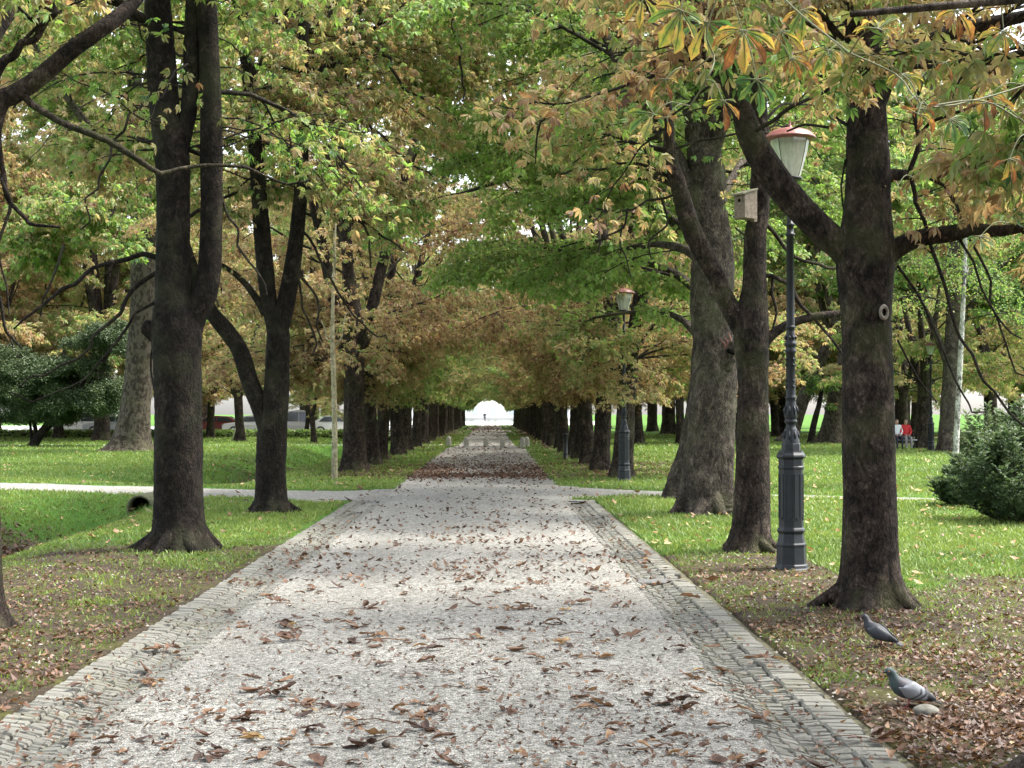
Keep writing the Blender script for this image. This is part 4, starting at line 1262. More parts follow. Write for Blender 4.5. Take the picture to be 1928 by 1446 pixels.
TL = [(-16, 128, 0), (-24, 122, 1), (-33, 116, 0), (-42, 126, 1), (-52, 118, 0), (-11, 150, 1), (-29, 150, 1), (-47, 158, 0), (-20, 178, 0), (-38, 182, 1), (-64, 150, 1), (-30, 88, 1), (-20, 96, 0), (-36, 100, 1), (-13, 108, 1), (-26, 106, 1), (-44, 108, 0), (-22, 84, 1), (-35, 92, 0), (-29, 78, 1)]
TR = [(14, 128, 1), (22, 120, 0), (31, 126, 1), (40, 118, 0), (49, 124, 1), (12, 155, 0), (27, 152, 0), (44, 156, 1), (18, 182, 1), (36, 186, 0), (60, 150, 0), (30, 96, 0), (13, 108, 1), (20, 100, 0), (37, 104, 1), (46, 108, 1), (26, 112, 0), (24, 86, 1), (34, 90, 0), (13, 92, 0)]
for side, T in ((-1, TL), (1, TR)):
    for i_, (x, y, kd) in enumerate(T):
        sc = rs.uniform(.85, 1.1)
        plant(TALL[kd], (x, y, 0), 'park_tree', 'tall tree of the far belt beyond the %s lawn, %s of its side' % ('left' if side < 0 else 'right', ORD[i_]), 'tree',
              'tall trees of the far belt', rs.uniform(0, 6.28), (sc, sc, sc), (.05 if side < 0 else -.08) + rs.uniform(-.12, .14))

PC = dict(TCFG, step=.17, len=(1.0, 2.4, 5.0))
hero('plane_tree', 'huge mottled plane trunk on the left lawn beside the dark yew', 62.0,
     [(243, 853, 50), (244, 846, 39), (248, 820, 33), (254, 780, 29), (260, 720, 27), (266, 650, 26), (270, 580, 25), (270, 500, 23), (267, 420, 21), (262, 330, 19), (255, 200, 15), (250, 0, 10), (245, -200, 5)],
     [([(268, 520, 14), (330, 380, 10), (400, 240, 7), (450, 60, 4)], dict(n=7, t0=.3, ln=4)), ([(262, 380, 12), (190, 270, 9), (110, 160, 6), (40, 40, 3)], dict(n=7, t0=.3, ln=4)),
      ([(258, 250, 12), (250, 60, 10), (245, -180, 5)], dict(n=9, t0=.1, ln=5)), ([(266, 470, 10, -1), (220, 420, 7, -3), (170, 400, 5, -5), (120, 420, 3, -6)], dict(n=6, t0=.3, ln=3))],
     .32, 130, M_plane, PC, L=.24, nl=5, rough=.02, flare=.45, flz=.5, keep=lambda c: c[2] > 6.0, grp='mottled plane trees on the lawns', wid=.5)
hero('plane_tree', 'pale mottled plane trunk on the right lawn, broad at its foot', 77.0,
     [(1566, 838, 33), (1565, 832, 26), (1566, 815, 22), (1568, 790, 18), (1572, 760, 16), (1580, 720, 13), (1588, 680, 12), (1596, 630, 11), (1604, 560, 10), (1610, 450, 8), (1612, 250, 6), (1612, 0, 3)],
     [([(1590, 665, 9), (1560, 560, 7), (1530, 430, 5), (1500, 280, 3)], dict(n=7, t0=.3, ln=4)), ([(1608, 480, 7), (1610, 250, 6), (1612, 30, 3)], dict(n=9, t0=.0, ln=5))],
     .24, 131, M_plane, PC, L=.25, nl=5, rough=.02, flare=.5, flz=.5, keep=lambda c: c[2] > 5.2, grp='mottled plane trees on the lawns', wid=.5)
hero('plane_tree', 'pale plane trunk leaning right, seen between the near lamp post and the ringed chestnut', 80.0,
     [(1484, 836, 22), (1486, 830, 17), (1493, 810, 14), (1502, 780, 13), (1515, 745, 12), (1530, 710, 11), (1546, 675, 10.5), (1562, 640, 10), (1580, 590, 9), (1600, 500, 7), (1615, 350, 5), (1625, 100, 3)],
     [([(1562, 640, 7), (1540, 540, 6), (1510, 420, 4), (1480, 300, 3)], dict(n=7, t0=.3, ln=4)), ([(1600, 500, 6), (1620, 300, 4), (1640, 100, 3)], dict(n=8, t0=.0, ln=4.5))],
     .28, 132, M_plane, PC, L=.25, nl=5, rough=.02, flare=.4, flz=.4, keep=lambda c: c[2] > 5.2, grp='mottled plane trees on the lawns', wid=.5)
hero('slender_tree', 'slim dark leaning tree just left of the broad pale plane trunk', 76.0,
     [(1526, 838, 8), (1527, 830, 7), (1531, 805, 6), (1537, 780, 5.5), (1545, 750, 4), (1552, 700, 3)],
     [([(1537, 780, 4), (1545, 740, 3), (1556, 690, 2)], dict(n=6, t0=.1, ln=1.6, lv=1))], .12, 133, M_bark_dark, LCFG, L=.26, nl=5, rough=.02, flare=.2, keep=lambda c: c[2] > 1.9, grp=None)
hero('lawn_tree', 'grey rough trunk just left of the white birch on the right lawn', 60.0,
     [(1785, 856, 27), (1785, 850, 22), (1786, 820, 19), (1788, 780, 18), (1790, 720, 16), (1793, 640, 14), (1796, 520, 11), (1800, 350, 8), (1805, 100, 4)],
     [([(1790, 700, 8), (1750, 600, 6), (1700, 520, 4), (1650, 480, 2)], dict(n=6, t0=.2, ln=3)), ([(1795, 560, 9), (1800, 350, 7), (1806, 110, 3)], dict(n=10, t0=.0, ln=4.2)), ([(1793, 640, 8), (1850, 540, 5), (1910, 480, 3)], dict(n=6, t0=.2, ln=3))],
     .26, 134, M_bark_grey, PC, L=.22, nl=5, rough=.03, flare=.4, keep=lambda c: c[2] > 3.2, grp='trees standing on the lawns', wid=.45)
BC = dict(droop=(.8, .9, .7), n=(0, 6, 7), t0=(0, .1, .2), len=(.5, 1.0, 1.8), step=.10, lift=0)
hero('birch_tree', 'slim white birch trunk rising behind the feathery conifer shrub', 32.5,
     [(1796, 920, 8), (1796, 905, 6.5), (1799, 860, 6), (1802, 800, 5.6), (1805, 740, 5.2), (1808, 680, 5), (1812, 600, 4.5), (1818, 450, 3.5), (1822, 250, 2.5), (1825, 50, 1.5)],
     [([(1810, 640, 3), (1818, 450, 3), (1824, 150, 2)], dict(n=12, t0=.05, ln=1.7))], .22, 135, M_birch, BC, L=.085, fine=2, rough=.02, flare=.2, sides=14, keep=lambda c: c[2] > 3.3, grp=None)

# dark yew with a leaning trunk
YC = dict(droop=(.5, .6, .4), n=(0, 9, 9), t0=(0, .05, .1), len=(.5, 1.25, 2.5), step=.07, lift=.1, el=(-.5, .5))
yew_ramp = [(0, (.020, .038, .013)), (.5, (.040, .070, .022)), (1, (.085, .115, .036))]
M_yew = leaf_material('yew_needles', yew_ramp, .12)
hero('yew_tree', 'low dark green yew with a leaning trunk on the left lawn', 70.5,
     [(62, 845, 13), (63, 838, 9), (72, 824, 8), (86, 806, 8), (104, 788, 8), (124, 768, 8), (145, 745, 7), (165, 715, 5), (180, 680, 3)],
     [([(100, 792, 6), (80, 760, 5), (60, 720, 4), (45, 690, 3)], dict(n=8, t0=.1, ln=2.2)), ([(120, 772, 5), (160, 760, 4), (195, 745, 3), (215, 730, 2)], dict(n=8, t0=.1, ln=1.7)), ([(140, 750, 6), (130, 700, 4), (120, 660, 3)], dict(n=8, t0=.0, ln=2.0)),
      ([(70, 826, 4), (62, 790, 3.5), (40, 750, 3), (10, 720, 2.5), (-15, 700, 2)], dict(n=9, t0=.2, ln=2.0)), ([(150, 740, 5), (185, 690, 4), (215, 650, 3), (230, 610, 2)], dict(n=8, t0=.1, ln=2.0)), ([(75, 770, 4), (45, 700, 3), (20, 640, 2)], dict(n=8, t0=.1, ln=2.2)), ([(60, 838, 3), (57, 800, 2.5), (52, 770, 2)], None)],
     .5, 140, M_bark_dark, YC, L=.13, fine=7, rough=.03, flare=.2, leafmat=M_yew, keep=lambda c: c[2] > 1.15 + .12 * abs(math.sin(c[0] * 1.7)) and c[0] < -17.3, grp=None)

# feathery conifer shrubs on the right
M_conifer = leaf_material('conifer_sprays', [(0, (.045, .080, .036)), (.5, (.095, .145, .070)), (.85, (.16, .205, .105)), (1, (.23, .24, .14))], .35)


def conifer(loc, R, H, seed, label, stems=26, shift=0.0):
    rs = np.random.RandomState(seed)
    e = empty('conifer_shrub', loc, label, 'shrub', 'feathery conifer shrubs')
    wood, fo = MB(), MB()
    pos, fw, ln = [], [], []
    for m in range(stems):
        a = rs.uniform(0, 6.28)
        out = rs.uniform(.15, 1.0) ** .7
        tip = np.array((math.cos(a) * R * out, math.sin(a) * R * out, H * (1.05 - .62 * out ** 1.6) * rs.uniform(.62, 1.22)))
        base = np.array((math.cos(a) * .18 * R * out, math.sin(a) * .18 * R * out, -.03))
        midp = base * .35 + tip * .65 + (0, 0, -.12 * H * out)
        q = catmull(np.array([base, midp, tip]), 12)
        tube(wood, q, np.linspace(.014, .003, 12), 5, 0, cap=False)
        for u in np.linspace(.12, 1, 26):
            c = np.array([np.interp(u, np.linspace(0, 1, 12), q[:, z]) for z in range(3)])
            for _ in range(3):
                b = rs.uniform(0, 6.28)
                d = norm(np.array((math.cos(b), math.sin(b), rs.uniform(-.15, .75))) + .5 * norm(tip - midp))
                L = rs.uniform(.12, .30) * (1.15 - .5 * u) * (R / 1.0) ** .4
                tw = np.array([c, c + d * L * .55 + (0, 0, .01), c + d * L - (0, 0, .04 * L)])
                if tw[-1][2] < .05:
                    continue
                tube(wood, tw, np.array([.003, .002, .001]), 3, 0, cap=False)
                for w in np.linspace(.1, 1, 9):
                    s = norm(np.cross(d, UP) + 1e-3)
                    for sg in (-1, 1):
                        pos.append(c + d * L * w - (0, 0, .04 * L * w * w))
                        fw.append(norm(d * .8 + s * sg * .8 + rs.normal(0, .22, 3)))
                        ln.append(rs.uniform(.03, .055))
    pos, fw = np.array(pos), np.array(fw)
    t = .38 + .15 * nz(pos[:, 0] * 3, pos[:, 1] * 3 + pos[:, 2] * 4, 1, seed) + rs.normal(0, .16, len(pos)) + shift
    fine_leaves(fo, pos, fw, np.array(ln), t, rs)
    wood.build('branch', M_twig, e)
    fo.build('foliage', M_conifer, e)
    return e


g = G(1908, 990)
conifer((g[0] + .28, g[1] + .4, .0), 1.05, 1.62, 5, 'dark feathery conifer shrub at the right edge of the lawn', 46)
g = G(1838, 962)
conifer((g[0], g[1] + .8, .0), .55, .75, 6, 'small low conifer shrub at the left foot of the larger one', 18, .05)
g = G(1845, 905)
conifer((g[0] + .2, g[1], .0), .8, 1.9, 8, 'paler feathery conifer behind the dark shrub beside the birch', 26, .28)

# low hedge along the left edge of the lawn
rs = np.random.RandomState(21)
for n_, (xa, xb, lab) in enumerate([(-36, -21.2, 'clipped low hedge along the road at the far left'), (-20.6, -14.2, 'clipped low hedge before the parked cars behind the forked chestnut'), (-13.6, -6.5, 'clipped low hedge before the white car beside the sapling')]):
    mb = MB()
    N = int((xb - xa) * 420)
    u = rs.rand(N)
    pos = np.stack([rs.uniform(xa, xb, N), 95.5 + rs.normal(0, .28, N), .05 + .5 * rs.rand(N) ** .7 + .05 * nz(rs.rand(N) * 20, rs.rand(N), 1, 2)], -1)
    palmate(mb, pos, rs.normal(0, 1, (N, 3)), np.full(N, .11), .18 + rs.normal(0, .12, N), rs, 4, .6, (.0, .6), .8)
    box(mb, xa + .1, xb - .1, 95.3, 95.7, -.05, .42, 1)
    tag(mb.build('hedge', [M_leaf, M_twig]), lab, 'hedge', 'clipped hedges along the road')

# ------------------------------------------------------------------ the setting beyond: road, plaza, pale buildings
k = NT('asphalt')
n_ = k.noise(3, 5, .6, k.coord('Object'))
M_asph = k.done(k.bsdf(k.ramp(n_, [(.3, (.42, .42, .41)), (.7, (.54, .535, .52))]), .9))
mb = MB(); v_, q_ = strip([(-130, 104), (-6.5, 104)], [(-160, 185), (-6.5, 185)], 3, lambda x, y, t: .03 + 0 * x); mb.add(v_, q_[:, ::-1])
tag(mb.build('road', M_asph), 'pale sunlit road with parked cars beyond the left lawn', 'road', kind='structure')
mb = MB(); v_, q_ = strip([(-16, 198.5), (16, 198.5)], [(-22, 330), (22, 330)], 3, lambda x, y, t: .03 + 0 * x); mb.add(v_, q_[:, ::-1])
tag(mb.build('plaza', simple('plaza_paving', (.62, .61, .58), .9, .2, 0, .08, 3)), 'bright pale open square at the end of the avenue', 'square', kind='structure')


def facade(x0, x1, y, h, label, cols, rows, group=None, rz=0):
    e = empty('building', ((x0 + x1) / 2, y, 0), label, 'building', group, rz)
    w = x1 - x0
    mb = MB(); box(mb, -w / 2, w / 2, 0, 12, -.1, h); mb.build('wall', M_wall, e, False)
    mb = MB(); box(mb, -w / 2 - .4, w / 2 + .4, -.4, 12.4, h, h + .35); mb.build('roof', simple('pale_roof', (.5, .45, .42)), e, False)
    mb = MB(); box(mb, -w / 2 - .05, w / 2 + .05, -.06, .1, -.1, .7); mb.build('plinth', simple('plinth_stone', (.42, .41, .39)), e, False)
    for r_ in range(rows):
        for c_ in range(cols):
            cx_ = -w / 2 + w * (c_ + .5) / cols
            z0 = 1.2 + r_ * (h - .8) / rows
            f = MB()
            for a_ in ((cx_ - .65, cx_ + .65, z0 - .1, z0), (cx_ - .65, cx_ + .65, z0 + 1.6, z0 + 1.7), (cx_ - .65, cx_ - .55, z0, z0 + 1.6), (cx_ + .55, cx_ + .65, z0, z0 + 1.6), (cx_ - .03, cx_ + .03, z0, z0 + 1.6)):
                box(f, a_[0], a_[1], -.07, .02, a_[2], a_[3])
            fo = f.build('window', simple('window_frame', (.6, .6, .58)), e, False)
            g_ = MB(); box(g_, cx_ - .55, cx_ + .55, -.02, .01, z0, z0 + 1.6); g_.build('pane', simple('pale_pane', (.42, .47, .52), .3, .5), fo, False)
    return e


facade(-16, 17, 300, 12, 'long white building facing the far end of the avenue', 9, 3)


# ------------------------------------------------------------------ lamp posts
def lamp_post(loc, label, rz=PI / 8):
    e = empty('lamp_post', loc, label, 'lamp post', 'cast iron lamp posts', rz)
    b = MB()
    lathe(b, [(-.05, .20), (.012, .20), (.018, .175), (.05, .168), (.06, .155), (.235, .150), (.245, .155), (.262, .155), (.275, .143), (.36, .130), (.372, .130), (.382, .142), (.400, .145), (.418, .138), (.43, .128),
              (1.02, .127), (1.03, .127)], 8, rot=PI / 8)
    pl = b.build('base', M_iron, e, False)
    bevel(pl, .006)
    # raised panel frames on the eight faces
    pm = MB()
    for f in range(8):
        a_ = f * PI / 4
        M = Matrix.Rotation(a_, 4, 'Z') @ Matrix.Translation((.127 * math.cos(PI / 8), 0, 0))
        for (y0, y1, z0, z1) in ((-.036, -.027, .50, .975), (.027, .036, .50, .975), (-.027, .027, .965, .975), (-.027, .027, .50, .51)):
            box(pm, -.004, .006, y0, y1, z0, z1, M=M)
        box(pm, -.004, .010, -.016, .016, .51, .535, M=M)
    pm.build('panel_moulding', M_iron, e, False)
    c = MB()
    lathe(c, [(1.02, .127), (1.03, .136), (1.045, .136), (1.055, .127), (1.12, .128), (1.135, .145), (1.15, .150), (1.165, .147), (1.185, .132), (1.195, .126), (1.21, .124)], 8, rot=PI / 8)
    lathe(c, [(1.20, .10), (1.275, .098), (1.285, .094)], 8, rot=PI / 8)
    c.build('cornice', M_iron, e, False)
    s = MB()
    lathe(s, [(1.28, .088), (1.31, .086), (1.36, .078), (1.42, .064), (1.435, .060), (1.445, .050), (1.475, .047), (1.485, .052), (1.495, .064), (1.515, .064), (1.525, .054), (1.535, .060), (1.56, .068), (1.60, .067), (1.65, .058),
              (1.70, .051), (1.735, .049), (1.742, .056), (1.755, .056), (1.765, .049), (1.78, .048), (2.20, .046), (2.21, .054), (2.235, .056), (2.245, .049), (2.27, .051), (2.285, .062), (2.305, .064), (2.315, .054), (2.33, .050),
              (2.38, .051), (2.42, .042), (2.45, .040), (2.458, .050), (2.475, .050), (2.485, .040)], 20)
    for zz, nn, rr_, hh in ((1.36, 8, .074, .05), (1.62, 8, .062, .05), (1.86, 4, .049, .016), (1.92, 4, .049, .013), (2.08, 4, .048, .013), (2.14, 4, .048, .016), (2.36, 8, .050, .022)):
        for m in range(nn):
            a_ = m * 2 * PI / nn
            cc = np.array((rr_ * math.cos(a_), rr_ * math.sin(a_), zz))
            o_ = np.array((math.cos(a_), math.sin(a_), 0))
            tube(s, np.array([cc - (0, 0, hh), cc + o_ * .008, cc + (0, 0, hh) - o_ * .004]), np.array([.006, .014, .004]), 6)
    s.build('ornament_shaft', M_iron, e)
    s = MB()
    lathe(s, [(2.48, .043), (2.6, .042), (3.40, .037), (3.405, .050), (3.425, .050), (3.43, .038), (3.50, .036), (3.505, .048), (3.525, .048), (3.53, .034), (3.72, .030), (3.93, .028), (3.96, .034), (3.985, .050)], 16)
    s.build('pole', M_iron, e)
    s = MB()
    lathe(s, [(3.97, .02), (3.972, .115), (3.985, .125), (4.0, .125), (4.004, .02)], 24)
    s.build('lantern_base', M_black, e)
    g_ = MB()
    prof = np.array([(4.004, .104), (4.03, .112), (4.15, .148), (4.28, .180), (4.36, .196), (4.40, .200)])
    lathe(g_, prof, 8, rot=PI / 8)
    glass = g_.build('lantern_glass', M_glass, e, False)
    r_ = MB()
    for m in range(4):
        a_ = m * PI / 2 + PI / 8
        q = np.array([(rr_ * 1.01 * math.cos(a_), rr_ * 1.01 * math.sin(a_), zz) for zz, rr_ in prof])
        tube(r_, q, np.full(len(q), .0035), 5)
    r_.build('glazing_bar', M_black, e)
    b_ = MB(); lathe(b_, [(4.0, .012), (4.04, .02), (4.05, .026), (4.14, .026), (4.16, .01), (4.165, .001)], 12); b_.build('bulb', simple('bulb_glass', (.8, .8, .76), .3), e)
    cp = MB()
    lathe(cp, [(4.385, .19), (4.392, .262), (4.400, .268), (4.412, .262), (4.425, .245), (4.45, .225), (4.47, .20), (4.495, .13), (4.508, .06), (4.512, .024), (4.53, .022), (4.545, .012), (4.585, .006), (4.60, .001)], 28)
    cp.build('cap', M_copper, e)
    return e


g = G(1490, 1074)
lp = lamp_post((g[0], g[1], .01), 'nearest grey iron lamp post with a red cap beside the bird box tree')
g = G(1175, 907)
l2 = copy_tree(lp)
l2.location = (g[0], g[1], .01)
l2['label'] = 'second grey lamp post beyond the crossing, lantern veiled by green leaves'
g = G(1753, 851)
l3 = copy_tree(lp)
l3.location = (g[0], g[1], .01)
l3['label'] = 'far lamp post standing before the low rail fence on the right'

# ------------------------------------------------------------------ stone bollards and the dark post
def bollard(loc, h, label):
    e = empty('bollard', loc, label, 'bollard', 'stone bollards across the avenue')
    mb = MB()
    lathe(mb, [(-.1, .135), (.02, .135), (h * .6, .118), (h - .11, .112), (h - .06, .10), (h - .02, .07), (h, .02), (h + .002, .001)], 16)
    mb.build('post', M_stone, e)
    mb = MB()
    lathe(mb, [(h - .155, .113), (h - .15, .119), (h - .135, .119), (h - .13, .112)], 16)
    mb.build('collar', M_stone, e)
    return e


for px, py, lab in ((845, 841, 'pale stone bollard in the grass at the left end of the row'), (878, 842, 'stone bollard at the left edge of the path'), (915, 842, 'stone bollard in the middle of the path'),
                    (946, 843, 'dark stone bollard right of the path centre'), (984, 843, 'pale stone bollard in the right grass, nearer the path'), (992, 842, 'pale stone bollard at the right end of the row by the trunks')):
    g = G(px, py)
    bollard((g[0], g[1], 0), .50, lab)
g = G(1067, 865)
e = empty('litter_post', (g[0] - .1, g[1] - 1.2, 0), 'slim black iron post with a flat cap among the right avenue trunks', 'post')
mb = MB(); lathe(mb, [(-.05, .10), (.06, .10), (.08, .075), (.80, .072), (.82, .085), (.86, .085), (.88, .11), (.90, .11), (.915, .02)], 14); mb.build('post', M_black, e)
mb = MB(); lathe(mb, [(.2, .078), (.21, .083), (.23, .083), (.24, .078)], 14); mb.build('ring', M_iron, e)

# ------------------------------------------------------------------ bird box on the second right tree
c = P(1404, 388, 16.78)
e = empty('bird_box', c, 'grey wooden bird box with a round entrance hole, fixed to a chestnut trunk', 'bird box', None, rad(-52))
mb = MB()
w_, d_, h_ = .082, .105, .15
sl = .03
v = [(-w_, -d_, -h_), (w_, -d_, -h_), (w_, d_, -h_), (-w_, d_, -h_), (-w_, -d_, h_ - sl), (w_, -d_, h_ - sl), (w_, d_, h_ + sl), (-w_, d_, h_ + sl)]
mb.add(v, [(0, 3, 2, 1), (4, 5, 6, 7), (0, 1, 5, 4), (1, 2, 6, 5), (2, 3, 7, 6), (3, 0, 4, 7)])
bevel(mb.build('box_body', M_wood, e, False), .006)
mb = MB()
v = [(-w_ - .015, -d_ - .045, h_ - sl - .012), (w_ + .015, -d_ - .045, h_ - sl - .012), (w_ + .015, d_, h_ + sl + .004), (-w_ - .015, d_, h_ + sl + .004)]
v += [(x, y, z + .022) for x, y, z in v]
mb.add(v, [(0, 3, 2, 1), (4, 5, 6, 7), (0, 1, 5, 4), (1, 2, 6, 5), (2, 3, 7, 6), (3, 0, 4, 7)])
bevel(mb.build('roof', simple('mossy_board', (.19, .18, .125), .9, .2, 0, .4, 30, .4), e, False), .004)
mb = MB()
a = np.linspace(0, 2 * PI, 19)[:-1]
mb.add([(.019 * math.cos(x), -d_ - .003, .055 + .021 * math.sin(x)) for x in a] + [(0, -d_ - .0025, .055)], None, [((x + 1) % 18, x, 18) for x in range(18)])
mb.build('entrance_shade', M_hole_shade, e)  # flat black disc on the front, painted shade of the opening
mb = MB(); box(mb, -.03, .03, d_, d_ + .055, -h_ - .02, h_ + .06); mb.build('mounting_batten', M_wood, e, False)

# ------------------------------------------------------------------ concrete culvert
g = P(262, 996, 27.1)
zb = float(ground_z(g[0], 26.8)) - .10
e = empty('culvert_pipe', (g[0], 27.1, zb), 'round concrete culvert mouth in the grassy ditch behind the three-stemmed chestnut', 'culvert')
mb = MB()
a = np.linspace(0, 2 * PI, 33)[:-1]
ring = [(.235, 0.0), (.245, .03), (.245, 2.6), (.20, 2.6), (.20, .03), (.21, 0.0), (.235, 0.0)]
v = [(r_ * math.cos(x), y_, .20 + r_ * math.sin(x)) for r_, y_ in ring for x in a]
i, j = np.meshgrid(np.arange(len(ring) - 1), np.arange(32), indexing='ij')
mb.add(v, np.stack([i * 32 + j, i * 32 + (j + 1) % 32, (i + 1) * 32 + (j + 1) % 32, (i + 1) * 32 + j], -1).reshape(-1, 4))
mb.build('pipe', simple('mossy_concrete', (.11, .115, .07), .95, .1, 0, .45, 14, .5), e)
mb = MB()
mb.add([(.202 * math.cos(x), .35, .20 + .202 * math.sin(x)) for x in a] + [(0, .35, .2)], None, [(x, (x + 1) % 32, 32) for x in range(32)])
mb.build('pipe_shade', M_hole_shade, e)  # black disc across the pipe stands in for its shaded inside

# ------------------------------------------------------------------ rail fence, bench
fx = G(1705, 846)[0]
e = empty('rail_fence', (fx + .2, 67.5, 0), 'low pale two-rail fence behind the bench on the right lawn', 'fence')
for z_ in (.16, .47):
    mb = MB(); tube(mb, np.array([(-1.2, 0, z_), (3, .05, z_ + .01), (7, .1, z_)]), np.array([.036] * 3), 8); mb.build('rail', M_rail, e)
for x_ in np.arange(-1, 7.1, 2.0):
    mb = MB(); lathe(mb, [(-.1, .05), (.5, .05), (.55, .035), (.56, .001)], 10, x_, .1); mb.build('post', M_rail, e)
bx = G(1690, 846)
e = empty('park_bench', (bx[0], 65.3, 0), 'grey park bench at the lawn edge partly hidden by the ringed chestnut', 'bench')
mb = MB()
for y_ in (-.2, -.07, .06, .19):
    box(mb, -.8, .8, y_ - .055, y_ + .055, .40, .44)
mb.build('seat', M_silver, e, False)
mb = MB()
for z_ in (.55, .68, .81):
    box(mb, -.8, .8, .27, .30, z_ - .05, z_ + .05)
mb.build('backrest', M_wood, e, False)
for x_ in (-.7, .7):
    mb = MB(); box(mb, x_ - .03, x_ + .03, -.2, -.15, -.05, .40); box(mb, x_ - .03, x_ + .03, .22, .27, -.05, .84); box(mb, x_ - .03, x_ + .03, -.15, .22, .34, .40)
    mb.build('leg', M_iron, e, False)


# ------------------------------------------------------------------ people
def skin_body(name, joints, edges, radii, mats, parent, sub=1):
    me = bpy.data.meshes.new(name)
    me.from_pydata([tuple(x) for x in joints], edges, [])
    o = link(name, me, parent)
    sk = o.modifiers.new('skin', 'SKIN')
    sk.use_smooth_shade = True
    for i_, r_ in enumerate(radii):
        me.skin_vertices[0].data[i_].radius = (r_, r_)
    me.skin_vertices[0].data[0].use_root = True
    sb = o.modifiers.new('sub', 'SUBSURF')
    sb.levels = sb.render_levels = sub
    me.materials.append(mats)
    return o


def skinned(name, joints, edges, radii, mat, parent, sub=1):
    me = bpy.data.meshes.new(name)
    me.from_pydata([tuple(x) for x in joints], edges, [])
    o = link(name, me, parent)
    bm_ = __import__('bmesh').new(); bm_.from_mesh(me); bm_.verts.layers.skin.verify(); bm_.to_mesh(me); bm_.free()
    for i_, r_ in enumerate(radii):
        me.skin_vertices[0].data[i_].radius = (r_, r_)
    me.skin_vertices[0].data[0].use_root = True
    sk = o.modifiers.new('skin', 'SKIN')
    sk.use_smooth_shade = True
    sb = o.modifiers.new('sub', 'SUBSURF')
    sb.levels = sb.render_levels = sub
    me.materials.append(mat)
    return o


def head(e, z, y=0.0, x=0.0):
    mb = MB()
    lathe(mb, [(z - .13, .035), (z - .10, .055), (z - .05, .072), (z, .080), (z + .05, .078), (z + .09, .055), (z + .11, .002)], 14, x, y)
    mb.add([(x - .012, y - .075, z - .02), (x + .012, y - .075, z - .02), (x, y - .105, z - .03), (x, y - .078, z + .02)], None, [(0, 1, 2), (0, 2, 3), (1, 3, 2)])
    mb.build('head', M_skin, e)
    mb = MB()
    lathe(mb, [(z - .03, .070), (z + .02, .088), (z + .07, .082), (z + .11, .05), (z + .125, .002)], 14, x, y + .012)
    mb.build('hair', M_hair, e)


def hand(e, c, d, side):
    """a small hand: palm, four fingers and a thumb, one surface"""
    d = norm(d)
    s = norm(np.cross(d, (0, .3, 1)))
    J, E, R_ = [c, c + d * .05, c + d * .085], [(0, 1), (1, 2)], [.026, .032, .030]
    for f_, (o_, l_) in enumerate(((-.027, .06), (-.009, .075), (.009, .07), (.026, .055))):
        J += [c + d * .10 + s * o_, c + d * (.10 + l_ * .5) + s * o_, c + d * (.10 + l_ * .9) + s * o_ + np.array((0, -.012, 0))]
        b_ = len(J) - 3
        E += [(2, b_), (b_, b_ + 1), (b_ + 1, b_ + 2)]
        R_ += [.009, .008, .006]
    J += [c + d * .04 + s * side * .035, c + d * .075 + s * side * .05]
    E += [(1, len(J) - 2), (len(J) - 2, len(J) - 1)]
    R_ += [.010, .008]
    skinned('hand', J, E, R_, M_skin, e, 1)


g = G(913, 795)
e = empty('person', (g[0], 255, .03), 'person in dark clothes walking on the bright square at the end of the avenue', 'person')
J = np.array([(0, 0, .95), (0, 0, 1.15), (0, .01, 1.38), (0, 0, 1.48), (-.19, 0, 1.42), (-.25, .05, 1.15), (-.24, -.05, .90), (.19, 0, 1.42), (.25, -.05, 1.15), (.24, .05, .92)])
skinned('jacket', J, [(0, 1), (1, 2), (2, 3), (2, 4), (4, 5), (5, 6), (2, 7), (7, 8), (8, 9)], [.16, .15, .16, .06, .075, .055, .045, .075, .055, .045], M_cloth_dark, e, 2)
J = np.array([(0, 0, .95), (-.09, 0, .88), (-.10, -.10, .50), (-.10, .02, .08), (-.10, -.10, .05), (.09, 0, .88), (.10, .06, .50), (.10, .20, .10), (.10, .10, .04)])
skinned('trousers', J, [(0, 1), (1, 2), (2, 3), (3, 4), (0, 5), (5, 6), (6, 7), (7, 8)], [.14, .095, .065, .045, .04, .095, .065, .045, .04], M_cloth_dark, e, 2)
head(e, 1.64)
hand(e, np.array((-.24, -.06, .87)), (0, -.1, -1), 1)
hand(e, np.array((.24, .05, .89)), (0, .1, -1), -1)


def sitter(px, top, legs, label):
    g_ = G(px, 846)
    e = empty('person', (g_[0], 65.25, 0), label, 'person')
    J = np.array([(0, .05, .52), (0, .08, .75), (0, .08, .98), (0, .06, 1.08), (-.18, .06, 1.02), (-.23, 0, .76), (-.12, -.22, .66), (.18, .06, 1.02), (.23, 0, .76), (.12, -.22, .66)])
    skinned('top', J, [(0, 1), (1, 2), (2, 3), (2, 4), (4, 5), (5, 6), (2, 7), (7, 8), (8, 9)], [.16, .155, .155, .06, .075, .055, .042, .075, .055, .042], top, e, 2)
    J = np.array([(0, .05, .52), (-.1, 0, .53), (-.11, -.42, .53), (-.11, -.44, .09), (-.11, -.56, .05), (.1, 0, .53), (.11, -.42, .53), (.13, -.40, .09), (.13, -.52, .05)])
    skinned('trousers', J, [(0, 1), (1, 2), (2, 3), (3, 4), (0, 5), (5, 6), (6, 7), (7, 8)], [.14, .09, .07, .045, .04, .09, .07, .045, .04], legs, e, 2)
    head(e, 1.22, .04)
    hand(e, np.array((-.10, -.25, .65)), (.3, -1, -.3), -1)
    hand(e, np.array((.10, -.25, .65)), (-.3, -1, -.3), 1)


sitter(1705, M_cloth_red, M_cloth_grey, 'seated person in a bright red jacket at the right end of the bench')
sitter(1688, M_cloth_white, M_cloth_dark, 'seated person in a pale top half hidden by the ringed chestnut')


